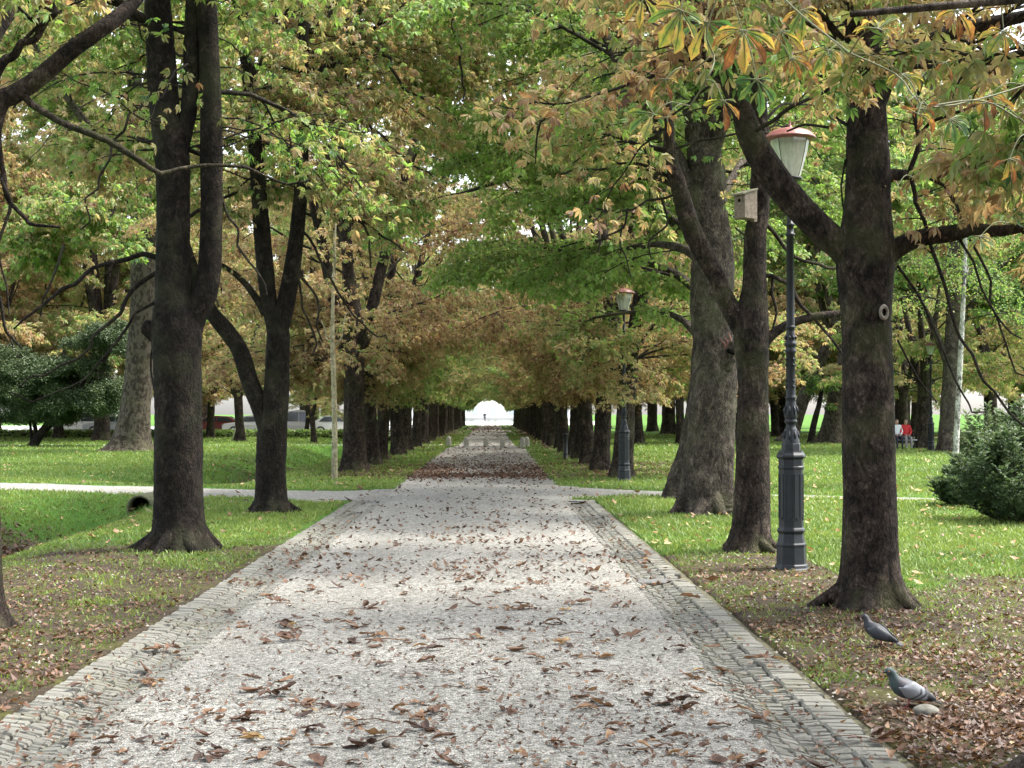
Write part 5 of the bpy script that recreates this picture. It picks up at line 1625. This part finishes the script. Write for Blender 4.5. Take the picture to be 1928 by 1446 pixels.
# ------------------------------------------------------------------ parked cars
def car(loc, mat, label, rz=0.0, tall=1.0):
    e = empty('parked_car', loc, label, 'car', 'cars parked along the left road', rz)
    prof = np.array([(-2.1, .35), (-2.12, .62), (-2.0, .80), (-1.2, .92), (-.55, 1.36 * tall), (.2, 1.45 * tall), (1.1, 1.40 * tall), (1.75, .98), (2.08, .90), (2.12, .5), (2.05, .33), (1.7, .30), (-1.7, .30)])
    n = len(prof)
    mb = MB()
    hw = np.array([.80, .82, .82, .80, .62, .60, .60, .74, .78, .82, .80, .78, .78])
    v = [(x, -w, z) for (x, z), w in zip(prof, hw)] + [(x, w, z) for (x, z), w in zip(prof, hw)]
    ctr = [(0, -.84, .7), (0, .84, .7)]
    q = [(i_, (i_ + 1) % n, n + (i_ + 1) % n, n + i_) for i_ in range(n)]
    t = [((i_ + 1) % n, i_, 2 * n) for i_ in range(n)] + [(n + i_, n + (i_ + 1) % n, 2 * n + 1) for i_ in range(n)]
    mb.add(v + ctr, q, t)
    bevel(mb.build('body', mat, e, False), .03)
    for sg in (-1, 1):
        mb = MB()
        z1 = 1.33 * tall
        v = [(-1.0, sg * .80, .97), (.25, sg * .815, .97), (.25, sg * .665, z1), (-.45, sg * .675, z1)]
        v += [(.32, sg * .815, .97), (1.45, sg * .795, .97), (1.05, sg * .665, z1), (.32, sg * .665, z1)]
        v = [(x, y, z) for x, y, z in v]
        mb.add(v, [(0, 1, 2, 3), (4, 5, 6, 7)])
        mb.build('side_window', M_window, e, False)
    mb = MB(); mb.add([(-1.20, -.66, .96), (-1.20, .66, .96), (-.60, .56, 1.35 * tall), (-.60, -.56, 1.35 * tall)], [(0, 1, 2, 3)])
    o = mb.build('windscreen', M_window, e, False); o.location = (-.03, 0, .02)
    mb = MB(); mb.add([(1.72, -.64, 1.02), (1.72, .64, 1.02), (1.17, .54, 1.38 * tall), (1.17, -.54, 1.38 * tall)], [(0, 3, 2, 1)])
    o = mb.build('rear_window', M_window, e, False); o.location = (.03, 0, .02)
    for x_ in (-1.32, 1.30):
        for sg in (-1, 1):
            mb = MB()
            lathe(mb, [(-.10, .20), (-.10, .30), (-.06, .32), (.06, .32), (.10, .30), (.10, .20)], 20)
            w_ = mb.build('wheel', M_tyre, e)
            w_.rotation_euler = (PI / 2, 0, 0); w_.location = (x_, sg * .76, .32)
            mb = MB(); lathe(mb, [(-.08, .20), (-.09, .12), (-.09, .002)] if sg < 0 else [(.08, .20), (.09, .12), (.09, .002)], 16); lathe(mb, [(-.085, .2), (.085, .2)], 16)
            mb.build('rim', M_silver, w_)
    for sg in (-1, 1):
        mb = MB(); box(mb, -2.13, -2.05, sg * .62 - .13, sg * .62 + .13, .66, .76); mb.build('headlight', M_glass, e, False)
        mb = MB(); box(mb, 2.06, 2.125, sg * .66 - .09, sg * .66 + .09, .70, .86); mb.build('tail_light', M_redcar, e, False)
    return e


for px, d, mt, rz, tall, lab in ((640, 107, M_white, 0.0, 1.0, 'white parked car with dark side windows behind the pale sapling'), (556, 110, M_white, .1, 1.25, 'tall white parked car right of the forked chestnut'),
                                 (474, 108, M_white, .2, 1.0, 'white parked car beside the staked lawn tree'), (404, 110, M_redcar, .0, .95, 'red parked car just right of the three-stemmed chestnut'),
                                 (215, 109, M_silver, .0, 1.0, 'silver parked car glimpsed beyond the plane trunk'), (150, 111, M_white, 0.0, 1.2, 'white parked car glimpsed under the dark yew')):
    car((P(px, 800, d)[0], d, .03), mt, lab, rz + (PI if px > 600 else 0), tall)


# ------------------------------------------------------------------ pigeons
def loft(mb, secs, sides=18, tintf=None, mat=0):
    """(x, z, half width, half height, shear) elliptical sections along the bird"""
    a = np.linspace(0, 2 * PI, sides, endpoint=False)
    S_ = np.array(secs, float)
    S_ = np.column_stack([np.interp(np.linspace(0, len(S_) - 1, 4 * len(S_)), np.arange(len(S_)), S_[:, c_]) for c_ in range(S_.shape[1])]) if False else catmull(S_[:, :3], 40) if False else S_
    tg = norm(np.gradient(S_[:, :2], axis=0))
    v = []
    for (x, z, hy, hz), t in zip(S_[:, :4], tg):
        nx_, nz_ = -t[1], t[0]
        v += [(x + nx_ * hz * math.sin(b), hy * math.cos(b), z + nz_ * hz * math.sin(b)) for b in a]
    n, k_ = len(S_), sides
    i, j = np.meshgrid(np.arange(n - 1), np.arange(k_), indexing='ij')
    q = np.stack([i * k_ + j, i * k_ + (j + 1) % k_, (i + 1) * k_ + (j + 1) % k_, (i + 1) * k_ + j], -1).reshape(-1, 4)
    v += [(S_[0, 0], 0, S_[0, 1]), (S_[-1, 0], 0, S_[-1, 1])]
    t = [((b + 1) % k_, b, n * k_) for b in range(k_)] + [((n - 1) * k_ + b, (n - 1) * k_ + (b + 1) % k_, n * k_ + 1) for b in range(k_)]
    v = np.array(v)
    mb.add(v, q, t, mat, tintf(v) if tintf else .5)


def pigeon_mat(name, stops, rough=.6):
    k = NT(name)
    n = k.noise(60, 4, .6, k.coord('Object', (.4, 1, 1)))
    c = k.ramp(k.math('ADD', k.attr('tint'), k.math('MULTIPLY', k.math('SUBTRACT', n, .5), .12)), stops)
    return k.done(k.bsdf(c, rough, .35, k.bump(n, .25, .006)))


def pigeon(loc, rz, label, light, scale=1.0):
    """faces -x; about 0.31 m from bill to tail tip"""
    e = empty('pigeon', loc, label, 'pigeon', 'pigeons on the ground', rz)
    e.scale = (scale,) * 3
    if light:
        body = pigeon_mat('grey_plumage', [(0, (.035, .045, .055)), (.3, (.045, .070, .070)), (.5, (.060, .055, .070)), (.75, (.085, .09, .105)), (1, (.14, .15, .165))])
        wing = pigeon_mat('grey_wing', [(0, (.012, .012, .015)), (.25, (.02, .02, .024)), (.5, (.15, .16, .18)), (1, (.225, .24, .265))])
    else:
        body = pigeon_mat('dark_plumage', [(0, (.012, .014, .018)), (.5, (.018, .021, .027)), (1, (.040, .044, .053))])
        wing = pigeon_mat('dark_wing', [(0, (.012, .013, .016)), (.5, (.020, .023, .030)), (1, (.045, .050, .060))])
    mb = MB()
    secs = [(-.123, .196, .006, .006), (-.120, .197, .014, .015), (-.110, .199, .019, .020), (-.097, .198, .021, .023), (-.086, .188, .021, .023), (-.079, .172, .024, .025), (-.072, .155, .031, .032), (-.060, .137, .041, .042),
            (-.042, .120, .050, .050), (-.015, .106, .056, .054), (.018, .094, .055, .050), (.050, .082, .047, .041), (.080, .070, .035, .029), (.105, .060, .022, .018), (.125, .053, .012, .010)]
    loft(mb, secs, 20, lambda v: .25 + .55 * smooth(-.10, .0, v[:, 0]) * smooth(.0, .05, np.abs(v[:, 1])) + .2 * smooth(-.12, -.10, v[:, 0]) * 0 + .12 * smooth(-.06, .05, v[:, 0]))
    bo = mb.build('body', body, e)
    for sg in (-1, 1):
        mb = MB()
        nu, nv = 22, 9
        vs, ts = [], []
        for m in range(nu):
            u = m / (nu - 1)
            x = -.048 + .205 * u
            half = .046 * (math.sin(min(1, u * 3.2) * PI / 2)) * (1 - max(0, u - .25) / .75) ** .62 + .0015
            zc = .121 - .078 * u
            for n_ in range(nv):
                w_ = n_ / (nv - 1) * 2 - 1
                bx_ = np.interp(x, [-.06, -.015, .018, .05, .08, .105, .13, .16], [.046, .0605, .060, .052, .040, .027, .017, .010])
                y = sg * (bx_ * math.sqrt(max(0, 1 - (.78 * w_) ** 2)) + .002 + .004 * (1 - w_ * w_))
                vs.append((x + .018 * w_ * (1 - u), y, zc + half * w_))
                s_ = x - .035 * (.5 - abs(w_ - .1)) * .6 - .02 * w_
                bar = 0
                if light:
                    bar = max(math.exp(-((s_ - .040) / .0065) ** 2) * (1 if w_ < .75 else 0), math.exp(-((s_ - .072) / .0075) ** 2))
                tip = smooth(.088, .105, x)
                ts.append(max(.05, (.78 - .12 * w_) * (1 - bar) * (1 - .85 * tip)))
        i, j = np.meshgrid(np.arange(nu - 1), np.arange(nv - 1), indexing='ij')
        mb.add(vs, np.stack([i * nv + j, i * nv + j + 1, (i + 1) * nv + j + 1, (i + 1) * nv + j], -1).reshape(-1, 4), None, 0, np.array(ts))
        wo = mb.build('wing', wing, e)
        so = wo.modifiers.new('thickness', 'SOLIDIFY'); so.thickness = .004
    mb = MB()
    v = [(.085, -.020, .068), (.085, .020, .068), (.185, .030, .022), (.192, 0, .020), (.185, -.030, .022)]
    v += [(x, y, z - .006) for x, y, z in v]
    mb.add(v, [(0, 1, 2, 3), (0, 3, 4, 4), (5, 8, 7, 6), (0, 5, 6, 1), (1, 6, 7, 2), (2, 7, 8, 3), (3, 8, 9, 4), (4, 9, 5, 0)][0:1] + [(5, 8, 7, 6), (0, 5, 6, 1), (1, 6, 7, 2), (2, 7, 8, 3), (3, 8, 9, 4), (4, 9, 5, 0)], [(0, 3, 4), (5, 9, 8)], 0, .12)
    mb.build('tail', body, e, False)
    mb = MB()
    tube(mb, np.array([(-.116, 0, .196), (-.128, 0, .194), (-.139, 0, .190)]), np.array([.0065, .005, .0016]), 8)
    mb.build('bill', M_black, e)
    mb = MB(); tube(mb, np.array([(-.119, 0, .2005), (-.126, 0, .199)]), np.array([.005, .003]), 8); mb.build('cere', simple('cere', (.5, .5, .48)), e)
    for sg in (-1, 1):
        mb = MB(); lathe(mb, [(-.003, .0005), (-.002, .003), (0, .004), (.002, .003), (.003, .0005)], 10); o = mb.build('eye', simple('eye_orange', (.45, .12, .02), .2, .6), e)
        o.location = (-.110, sg * .0185, .201)
        mb = MB()
        fx_ = -.012 if sg < 0 else .022
        tube(mb, np.array([(.006, sg * .022, .062), (.008 + fx_ * .4, sg * .022, .040), (fx_, sg * .021, .006)]), np.array([.010, .0045, .004]), 7)
        for an in (-.5, 0, .5, PI):
            l_ = .030 if an != PI else .016
            tube(mb, np.array([(fx_, sg * .021, .006), (fx_ - math.cos(an) * l_ * .6, sg * .021 + math.sin(an) * l_ * .6, .006), (fx_ - math.cos(an) * l_, sg * .021 + math.sin(an) * l_, .001)]), np.array([.0038, .0032, .0012]), 6)
        mb.build('leg', simple('pink_leg', (.33, .11, .10), .6), e)
    return e


def drop(px, py):
    g_ = G(px, py)
    return (g_[0], g_[1], float(ground_z(g_[0], g_[1])) + .004)


pg = drop(1708, 1338)
pigeon(pg, rad(8), 'grey pigeon with two black wing bars standing by a round stone', True, 1.0)
pigeon(drop(1652, 1222), rad(-38), 'small dark slate pigeon standing on thin grass before the ringed chestnut', False, .95)
e = drop(1741, 1346)
mb = MB()
a_ = np.linspace(0, PI, 8)
lathe(mb, [(-.05 * math.cos(x), max(.001, .075 * math.sin(x))) for x in a_], 14)
so = mb.build('stone', simple('grey_stone', (.15, .145, .125), .9, .2, 0, .4, 25, .4))
so.location = (e[0], e[1] - .02, .018)
so.scale = (1.0, .8, .85)
tag(so, 'rounded grey stone lying by the tail of the barred pigeon', 'stone')

# ------------------------------------------------------------------ fallen leaves
def dry_leaf(mb, c, L, rz, rs, tint, tilt=0.0, curl=1.0):
    """one curled dry leaflet lying on the ground"""
    nu, nv = 7, 4
    prof = np.array([.10, .38, .70, .95, 1.0, .72, .08])
    cu = rs.normal(.35, .65) * curl
    roll_ = rs.uniform(.5, 2.4) * curl
    tw = rs.normal(0, .7)
    hw = L * rs.uniform(.16, .24)
    vs, ts = [], []
    z = 0.0
    x = 0.0
    ang = -cu * .45 + tilt
    for m in range(nu):
        u = m / (nu - 1)
        for q in np.linspace(-1, 1, nv):
            th = q * roll_ * .75
            R_ = hw / max(roll_ * .75, .2)
            yy_ = R_ * math.sin(th) * prof[m]
            zz_ = R_ * (1 - math.cos(th)) * prof[m]
            tt_ = tw * (u - .4)
            vs.append((x, yy_ * math.cos(tt_) - zz_ * math.sin(tt_), z + yy_ * math.sin(tt_) + zz_ * math.cos(tt_) + rs.normal(0, .006 * L * 4)))
            ts.append(tint + .12 * abs(q) * (1 if rs.rand() < .5 else -.5) + rs.normal(0, .08))
        x += math.cos(ang) * L / nu
        ang += rs.normal(0, .09)
        z += math.sin(ang) * L / nu
        ang += cu / nu * (1 + .5 * math.sin(u * 5))
    v = np.array(vs)
    v[:, 2] = (v[:, 2] - v[:, 2].min()) * .95 + .002
    v[:, 0] -= v[:, 0].mean()
    ca, sa = math.cos(rz), math.sin(rz)
    v = np.stack([v[:, 0] * ca - v[:, 1] * sa, v[:, 0] * sa + v[:, 1] * ca, v[:, 2]], -1) + np.asarray(c)
    i, j = np.meshgrid(np.arange(nu - 1), np.arange(nv - 1), indexing='ij')
    mb.add(v, np.stack([i * nv + j, i * nv + j + 1, (i + 1) * nv + j + 1, (i + 1) * nv + j], -1).reshape(-1, 4), None, 0, np.array(ts))


rs = np.random.RandomState(31)
LM = []
for m in range(26):
    mb = MB()
    t = [.25, .35, .45, .55, .3, .2, .62][m % 7]
    if m < 13:
        dry_leaf(mb, (0, 0, 0), rs.uniform(.06, .105), 0, rs, t)
        kind = 'single'
    elif m < 20:
        for q in range(rs.randint(2, 4)):
            dry_leaf(mb, (rs.normal(0, .018), rs.normal(0, .018), .006 * q), rs.uniform(.06, .10), rs.uniform(0, 6.28), rs, t + rs.normal(0, .08))
        kind = 'clump'
    elif m < 24:
        for q in range(5):
            an = (q - 2) * .55 + rs.normal(0, .15)
            l_ = rs.uniform(.08, .12)
            dry_leaf(mb, (math.cos(an) * l_ * .5, math.sin(an) * l_ * .5, .004 * q), l_, an, rs, t + rs.normal(0, .07), .05)
        tube(mb, np.array([(0, 0, .008), (-.06, .01, .014), (-.12, .03, .004)]), np.array([.0022, .002, .0025]), 5)
        kind = 'fan'
    else:
        tube(mb, np.array([(-.07, 0, .004), (0, rs.normal(0, .012), .012), (.07, .01, .004)]), np.array([.0025, .002, .0022]), 5)
        kind = 'stalk'
    LM.append((mb.mesh('fallen_leaf', [M_dry]), kind))


def surf_z(x, y):
    if y < 26.9 and GL1 < x < GR0:
        t = (x - GL1) / (GR0 - GL1)
        return .005 + .035 * math.sin(PI * t) + .008 * float(nz(x, y, 2, 9))
    if y < G_END and (GL0 < x <= GL1 or GR0 <= x < GR1):
        t = (x - GL0) / .55 if x < 0 else (GR1 - x) / .5
        return float(np.interp(t, [0, .3, .4, .7, 1], [.035, .03, .004, -.015, .012])) + .004
    if path_sd(x, y) > 0:
        return .016
    return float(ground_z(x, y))


def place(c, d_lo, d_hi):
    u = rs.rand()
    d = 1 / (1 / d_lo + u * (1 / d_hi - 1 / d_lo))
    return d


cnt = 0
LBL = {'single': 'single curled brown leaflet fallen on the pale gravel', 'clump': 'crumpled clump of brown leaflets fallen on the pale gravel', 'fan': 'whole dried chestnut leaf with fanned leaflets on the pale gravel',
       'stalk': 'thin dark leaf stalk lying on the pale gravel'}
LBG = {'single': 'single curled brown leaflet lying in the %s cobbled gutter', 'clump': 'crumpled clump of brown leaflets in the %s cobbled gutter', 'fan': 'whole dried chestnut leaf lying in the %s cobbled gutter',
       'stalk': 'thin dark leaf stalk lying in the %s cobbled gutter'}
placed = []
while cnt < 300:
    d = place(0, 6.2, 13.6)
    x = rs.uniform(GL0, GR1)
    if abs(x / d) > .37 or (rs.rand() < .45 and (x < GL1 or x > GR0)):
        continue
    if any((x - a_) ** 2 + (d - b_) ** 2 < .06 ** 2 for a_, b_ in placed):
        continue
    placed.append((x, d))
    me, kd = LM[rs.choice(26, p=np.array([3.0] * 13 + [4.0] * 7 + [1.6] * 4 + [1.5] * 2) / (39 + 28 + 6.4 + 3))]
    o = link('fallen_leaf', me)
    o.location = (x, d, surf_z(x, d))
    o.rotation_euler = (rs.normal(0, .06), rs.normal(0, .06), rs.uniform(0, 6.28))
    s_ = rs.uniform(1.0, 2.3) * (.68 if kd in ('fan', 'clump') else 1)
    o.scale = (s_, s_, s_ * rs.uniform(.75, 1.1))
    o.color = (.42 + rs.normal(0, .11), .5, .5, 1)
    if x < GL1:
        tag(o, LBG[kd] % 'left', 'leaf', kd + ' leaves in the left gutter')
    elif x > GR0:
        tag(o, LBG[kd] % 'right', 'leaf', kd + ' leaves in the right gutter')
    else:
        tag(o, LBL[kd], 'leaf', kd + ' leaves on the gravel')
    cnt += 1


def scatter(name, label, pts, Ls, tints, seed, cat='leaves', mat=None):
    """leaf litter: small bent blades, many in one mass"""
    rr = np.random.RandomState(seed)
    pts = np.asarray(pts)
    N = len(pts)
    a = rr.uniform(0, 6.28, N)
    d = np.stack([np.cos(a), np.sin(a), rr.normal(0, .25, N)], -1)
    w = np.stack([-np.sin(a), np.cos(a), rr.normal(0, .5, N)], -1)
    L = np.asarray(Ls)[:, None]
    lift = rr.uniform(.0, .35, (N, 1))
    up = np.array((0, 0, 1.0))
    ctr = pts + up * .006
    k1 = ctr - d * L * .5 + up * L * lift * .6
    k2 = ctr + w * L * .24 + up * L * lift * rr.uniform(0, .8, (N, 1))
    k3 = ctr + d * L * .5 + up * L * rr.uniform(0, .5, (N, 1))
    k4 = ctr - w * L * .24 + up * L * lift * rr.uniform(0, .8, (N, 1))
    v = np.stack([k1, k2, k3, k4, ctr], 1)
    v[..., 2] = np.maximum(v[..., 2], pts[:, None, 2] + .002)
    i = np.arange(N)[:, None] * 5
    mb = MB()
    t = np.asarray(tints)
    mb.add(v.reshape(-1, 3), None, np.concatenate([i + np.array([[0, 1, 4]]), i + np.array([[1, 2, 4]]), i + np.array([[2, 3, 4]]), i + np.array([[3, 0, 4]])]), 0,
           (t[:, None] + rr.normal(0, .07, (N, 5))).ravel())
    return tag(mb.build(name, mat or M_dry), label, cat, kind='stuff')


def field(n, d0, d1, power, xlim=None, seed=0, half=.40):
    rr = np.random.RandomState(seed)
    u = rr.rand(n)
    d = (d0 ** (1 - power) + u * (d1 ** (1 - power) - d0 ** (1 - power))) ** (1 / (1 - power))
    x = rr.uniform(-1, 1, n) * d * half + .014 * d
    return x, d, rr


# on the gravel beyond the near ones
x, y, rr = field(38000, 6.3, 60, 1.9, seed=1)
sd = path_sd(x, y)
dens = np.where(y < 13.6, .5, .85 * smooth(62, 32, y) + .14)
car_ = np.exp(-((y - 42.5) / 5.5) ** 4) * np.where(np.abs(x - CX) < 3.5, 1, 0)
keep = (sd > .02) & (x > GL0) & (x < GR1 + .2) & (rr.rand(len(x)) < dens * (.55 + .45 * nz(x, y, 1.5, 8)))
x1, y1 = x[keep], y[keep]
z1 = np.array([surf_z(a_, b_) for a_, b_ in zip(x1, y1)])
scatter('leaf_litter', 'brown fallen leaves scattered thinly over the gravel further along the avenue', np.stack([x1, y1, z1], -1), np.where(y1 < 13.6, rr.uniform(.012, .05, len(x1)), rr.uniform(.035, .10, len(x1))), .3 + rr.normal(0, .14, len(x1)), 2)
# thick carpets
pts, ls, ts = [], [], []
rr = np.random.RandomState(5)
def carpet(n, cx, cy, sx, sy, tint=.25, lo=.06, hi=.13):
    u = rr.normal(0, 1, (n, 2))
    X_, Y_ = cx + u[:, 0] * sx, cy + u[:, 1] * sy
    pts.append(np.stack([X_, Y_, np.array([surf_z(a_, b_) for a_, b_ in zip(X_, Y_)])], -1))
    ls.append(rr.uniform(lo, hi, n)); ts.append(tint + rr.normal(0, .13, n))
carpet(1900, -.6, 37.2, 2.0, 1.0, .22); carpet(1200, -.4, 43.5, 1.7, 2.6, .22); carpet(1500, -2.4, 40, .9, 2.6, .26); carpet(900, 1.4, 40, .8, 3.0, .26); carpet(450, -.3, 53, 1.4, 4.5, .25)
carpet(2200, -6.9, 52, 1.1, 4.5, .28); carpet(2600, -7.6, 22.3, .95, 1.6, .25); carpet(1900, 5.2, 45, 1.3, 1.6, .30); carpet(900, 4.4, 39.5, .8, 1.8, .35)
carpet(1100, -.25, 150, 1.6, 24, .32, .12, .26); carpet(1500, 2.9, 100, .8, 30, .3, .1, .2); carpet(1500, -3.3, 100, .8, 30, .3, .1, .2); carpet(500, 18, 77, 1.5, 1.5, .7)
carpet(250, -.2, 66, 1.6, 5, .3, .08, .16)
scatter('leaf_carpet', 'thick reddish brown carpet of fallen leaves under the avenue trees', np.concatenate(pts), np.concatenate(ls), np.concatenate(ts), 6)
# on the bare earth of the verges
x, y, rr = field(130000, 6.2, 34, 1.7, seed=9)
s = soil(x, y)
keep = (path_sd(x, y) < -.02) & ((x < GL0 - .05) | (x > GR1 + .05) | (y > 27)) & (rr.rand(len(x)) < np.clip((s - .12) * 1.05, .018, .85) * np.clip(.62 + .6 * nz(x, y, 2.1, 11), .1, 1))
x2, y2 = x[keep], y[keep]
z2 = ground_z(x2, y2)
scatter('verge_litter', 'brown leaf litter on the bare earth below the nearest trees', np.stack([x2, y2, z2 + .002], -1), rr.uniform(.012, .060, len(x2)), .12 + .45 * rr.rand(len(x2)) ** 2 + rr.normal(0, .12, len(x2)), 10)
# pale chips and pebbles, yellow leaves on the lawn
x, y, rr = field(9000, 6.2, 20, 1.9, seed=12)
keep = (soil(x, y) > .45) & (path_sd(x, y) < -.03)
x3, y3 = x[keep], y[keep]
mb = MB()
for a_, b_ in list(zip(x3, y3))[:1300]:
    r_ = rr.uniform(.006, .018)
    v = np.array([(1, 0, 0), (.3, .8, 0), (-.8, .5, 0), (-.7, -.6, 0), (.4, -.8, 0), (0, 0, .7)]) * r_ * rr.uniform(.7, 1.3, (6, 3)) + (a_, b_, float(ground_z(a_, b_)))
    mb.add(v, None, [(m, (m + 1) % 5, 5) for m in range(5)], 0, rr.rand())
tag(mb.build('pebbles', simple('pale_chip', (.27, .25, .21), .9, .2, 0, .3, 60)), 'pale pebbles and chips strewn over the bare verge', 'pebbles', kind='stuff')
x, y, rr = field(6000, 13, 80, 1.6, seed=14)
keep = (soil(x, y) < .35) & (path_sd(x, y) < -.1) & (rr.rand(len(x)) < .42)
x4, y4 = x[keep], y[keep]
scatter('lawn_leaves', 'pale yellow leaves sprinkled on the lawns', np.stack([x4, y4, ground_z(x4, y4) + .04], -1), rr.uniform(.04, .09, len(x4)) * (1 + y4 / 60), .78 + rr.normal(0, .14, len(x4)), 15)

# conkers and husks on the near gravel
rr = np.random.RandomState(40)
hus = MB(); lathe(hus, [(.001, .004), (.005, .014), (.014, .019), (.024, .015), (.030, .004)], 12)
hus = hus.mesh('conker', [simple('husk', (.045, .032, .022), .5)])
spots = [(727, 1425), (1140, 1430), (1345, 1020), (890, 1265), (1000, 1345), (640, 1290), (1230, 1240), (1100, 1000)]
for n_, (px, py) in enumerate(spots):
    g = G(px, py)
    o = link('conker', hus)
    o.location = (g[0], g[1], surf_z(g[0], g[1]))
    o.rotation_euler = (0, 0, n_)
    s_ = [1.15, .8, .8, .6, .7, .75, .65, .8][n_]
    o.scale = (s_, s_, s_)
    tag(o, ['dark round conker at the bottom edge of the gravel, largest of all', 'small dark conker near the bottom edge of the gravel', 'dark conker in the right gutter near the far end', 'small conker near the middle of the gravel',
            'small conker among leaves right of the gravel centre', 'small conker left of the gravel centre', 'small conker toward the right side of the gravel', 'small conker far along the right side of the gravel'][n_], 'conker', 'conkers on the gravel')

# ------------------------------------------------------------------ grass
GR_ = [(0, (.060, .100, .022)), (.4, (.140, .205, .050)), (.7, (.215, .285, .065)), (1, (.27, .30, .09))]
M_grass = leaf_material('grass_blades', GR_, .35)
x, y, rr = field(600000, 8.5, 110, 1.45, seed=20, half=.38)
s = soil(x, y)
keep = (path_sd(x, y) + .10 * nz(x, y, 2.2, 3) * (y > 26.2) < -.03) & ((y > 27.2) | (x < GL0 - .06) | (x > GR1 + .06)) & (rr.rand(len(x)) < np.clip(1.05 - s * 1.35, .09, 1) * np.clip(.8 + .45 * nz(x, y, 1.6, 12), .25, 1))
x, y, s = x[keep], y[keep], s[keep]
N = len(x)
z = ground_z(x, y)
h = rr.uniform(.022, .055, N) * (1 + y / 50) * (1 - .45 * s)
w = rr.uniform(.003, .006, N) * (1 + y / 11)
a = rr.uniform(0, 6.28, N)
ln = rr.normal(0, .6, (N, 2)) * h[:, None]
b = np.stack([x, y, z - .004], -1)
dx = np.stack([np.cos(a) * w, np.sin(a) * w * .6, 0 * w], -1)
tipv = b + np.stack([ln[:, 0], ln[:, 1], h], -1)
v = np.stack([b - dx, b + dx, tipv], 1).reshape(-1, 3)
t = .45 + .16 * nz(x, y, .5, 13) + .10 * nz(x, y, 2.4, 14) + rr.normal(0, .13, N)
mb = MB()
mb.add(v, None, np.arange(N * 3).reshape(-1, 3), 0, (t[:, None] + np.array([[-.12, -.12, .12]])).ravel())
tag(mb.build('grass', M_grass), 'short green grass of the lawns and verges', 'grass', kind='stuff')

# ------------------------------------------------------------------ daylight
SUN_EL, SUN_AZ = 60.0, 75.0                       # degrees above the horizon; clockwise from the avenue direction
w = bpy.data.worlds.new('World')
scene.world = w
w.use_nodes = True
nt = w.node_tree
nt.nodes.clear()
sky = nt.nodes.new('ShaderNodeTexSky')
sky.sky_type = 'NISHITA'
sky.sun_disc = False
sky.sun_elevation = rad(SUN_EL)
sky.sun_rotation = rad(SUN_AZ)
sky.dust_density = 3.0
sky.air_density = 1.0
sky.ozone_density = 1.0
bg = nt.nodes.new('ShaderNodeBackground')
bg.inputs['Strength'].default_value = .15
out = nt.nodes.new('ShaderNodeOutputWorld')
hs = nt.nodes.new('ShaderNodeHueSaturation')            # thin cloud: a paler, greyer sky
hs.inputs['Saturation'].default_value = .4
nt.links.new(sky.outputs[0], hs.inputs['Color'])
nt.links.new(hs.outputs[0], bg.inputs[0])
nt.links.new(bg.outputs[0], out.inputs[0])
sd_ = bpy.data.lights.new('sun', 'SUN')
sd_.energy = 2.1
sd_.angle = rad(12)
sd_.color = (1.0, .955, .88)
so = bpy.data.objects.new('sun', sd_)
col.objects.link(so)
d = Vector((math.sin(rad(SUN_AZ)) * math.cos(rad(SUN_EL)), math.cos(rad(SUN_AZ)) * math.cos(rad(SUN_EL)), math.sin(rad(SUN_EL))))
so.rotation_euler = (-d).to_track_quat('-Z', 'Y').to_euler()
so.location = (20, -10, 40)

HAZE = 0
if HAZE:
    mb = MB()
    box(mb, -1000, 1000, -30, 1600, -3, 60)
    hz = mb.build('haze', [], None, False)
    hm = NT('haze')
    pv = hm.n('ShaderNodeVolumePrincipled')
    pv.inputs['Color'].default_value = (.92, .94, .93, 1)
    pv.inputs['Density'].default_value = HAZE
    pv.inputs['Anisotropy'].default_value = .2
    hm.l(pv.outputs[0], hm.out.inputs['Volume'])
    hz.data.materials.append(hm.m)
    tag(hz, 'thin pale haze in the air of the avenue', 'haze', kind='stuff')

vs = scene.view_settings
vs.view_transform = 'Standard'
vs.look = 'None'
vs.exposure = 2.35
vs.gamma = 1.0
c = scene.cycles
c.max_bounces = 12
c.diffuse_bounces = 9
c.transmission_bounces = 8
c.glossy_bounces = 2
c.transparent_max_bounces = 8
c.use_denoising = True
c.caustics_reflective = False
c.caustics_refractive = False
c.sample_clamp_indirect = 8
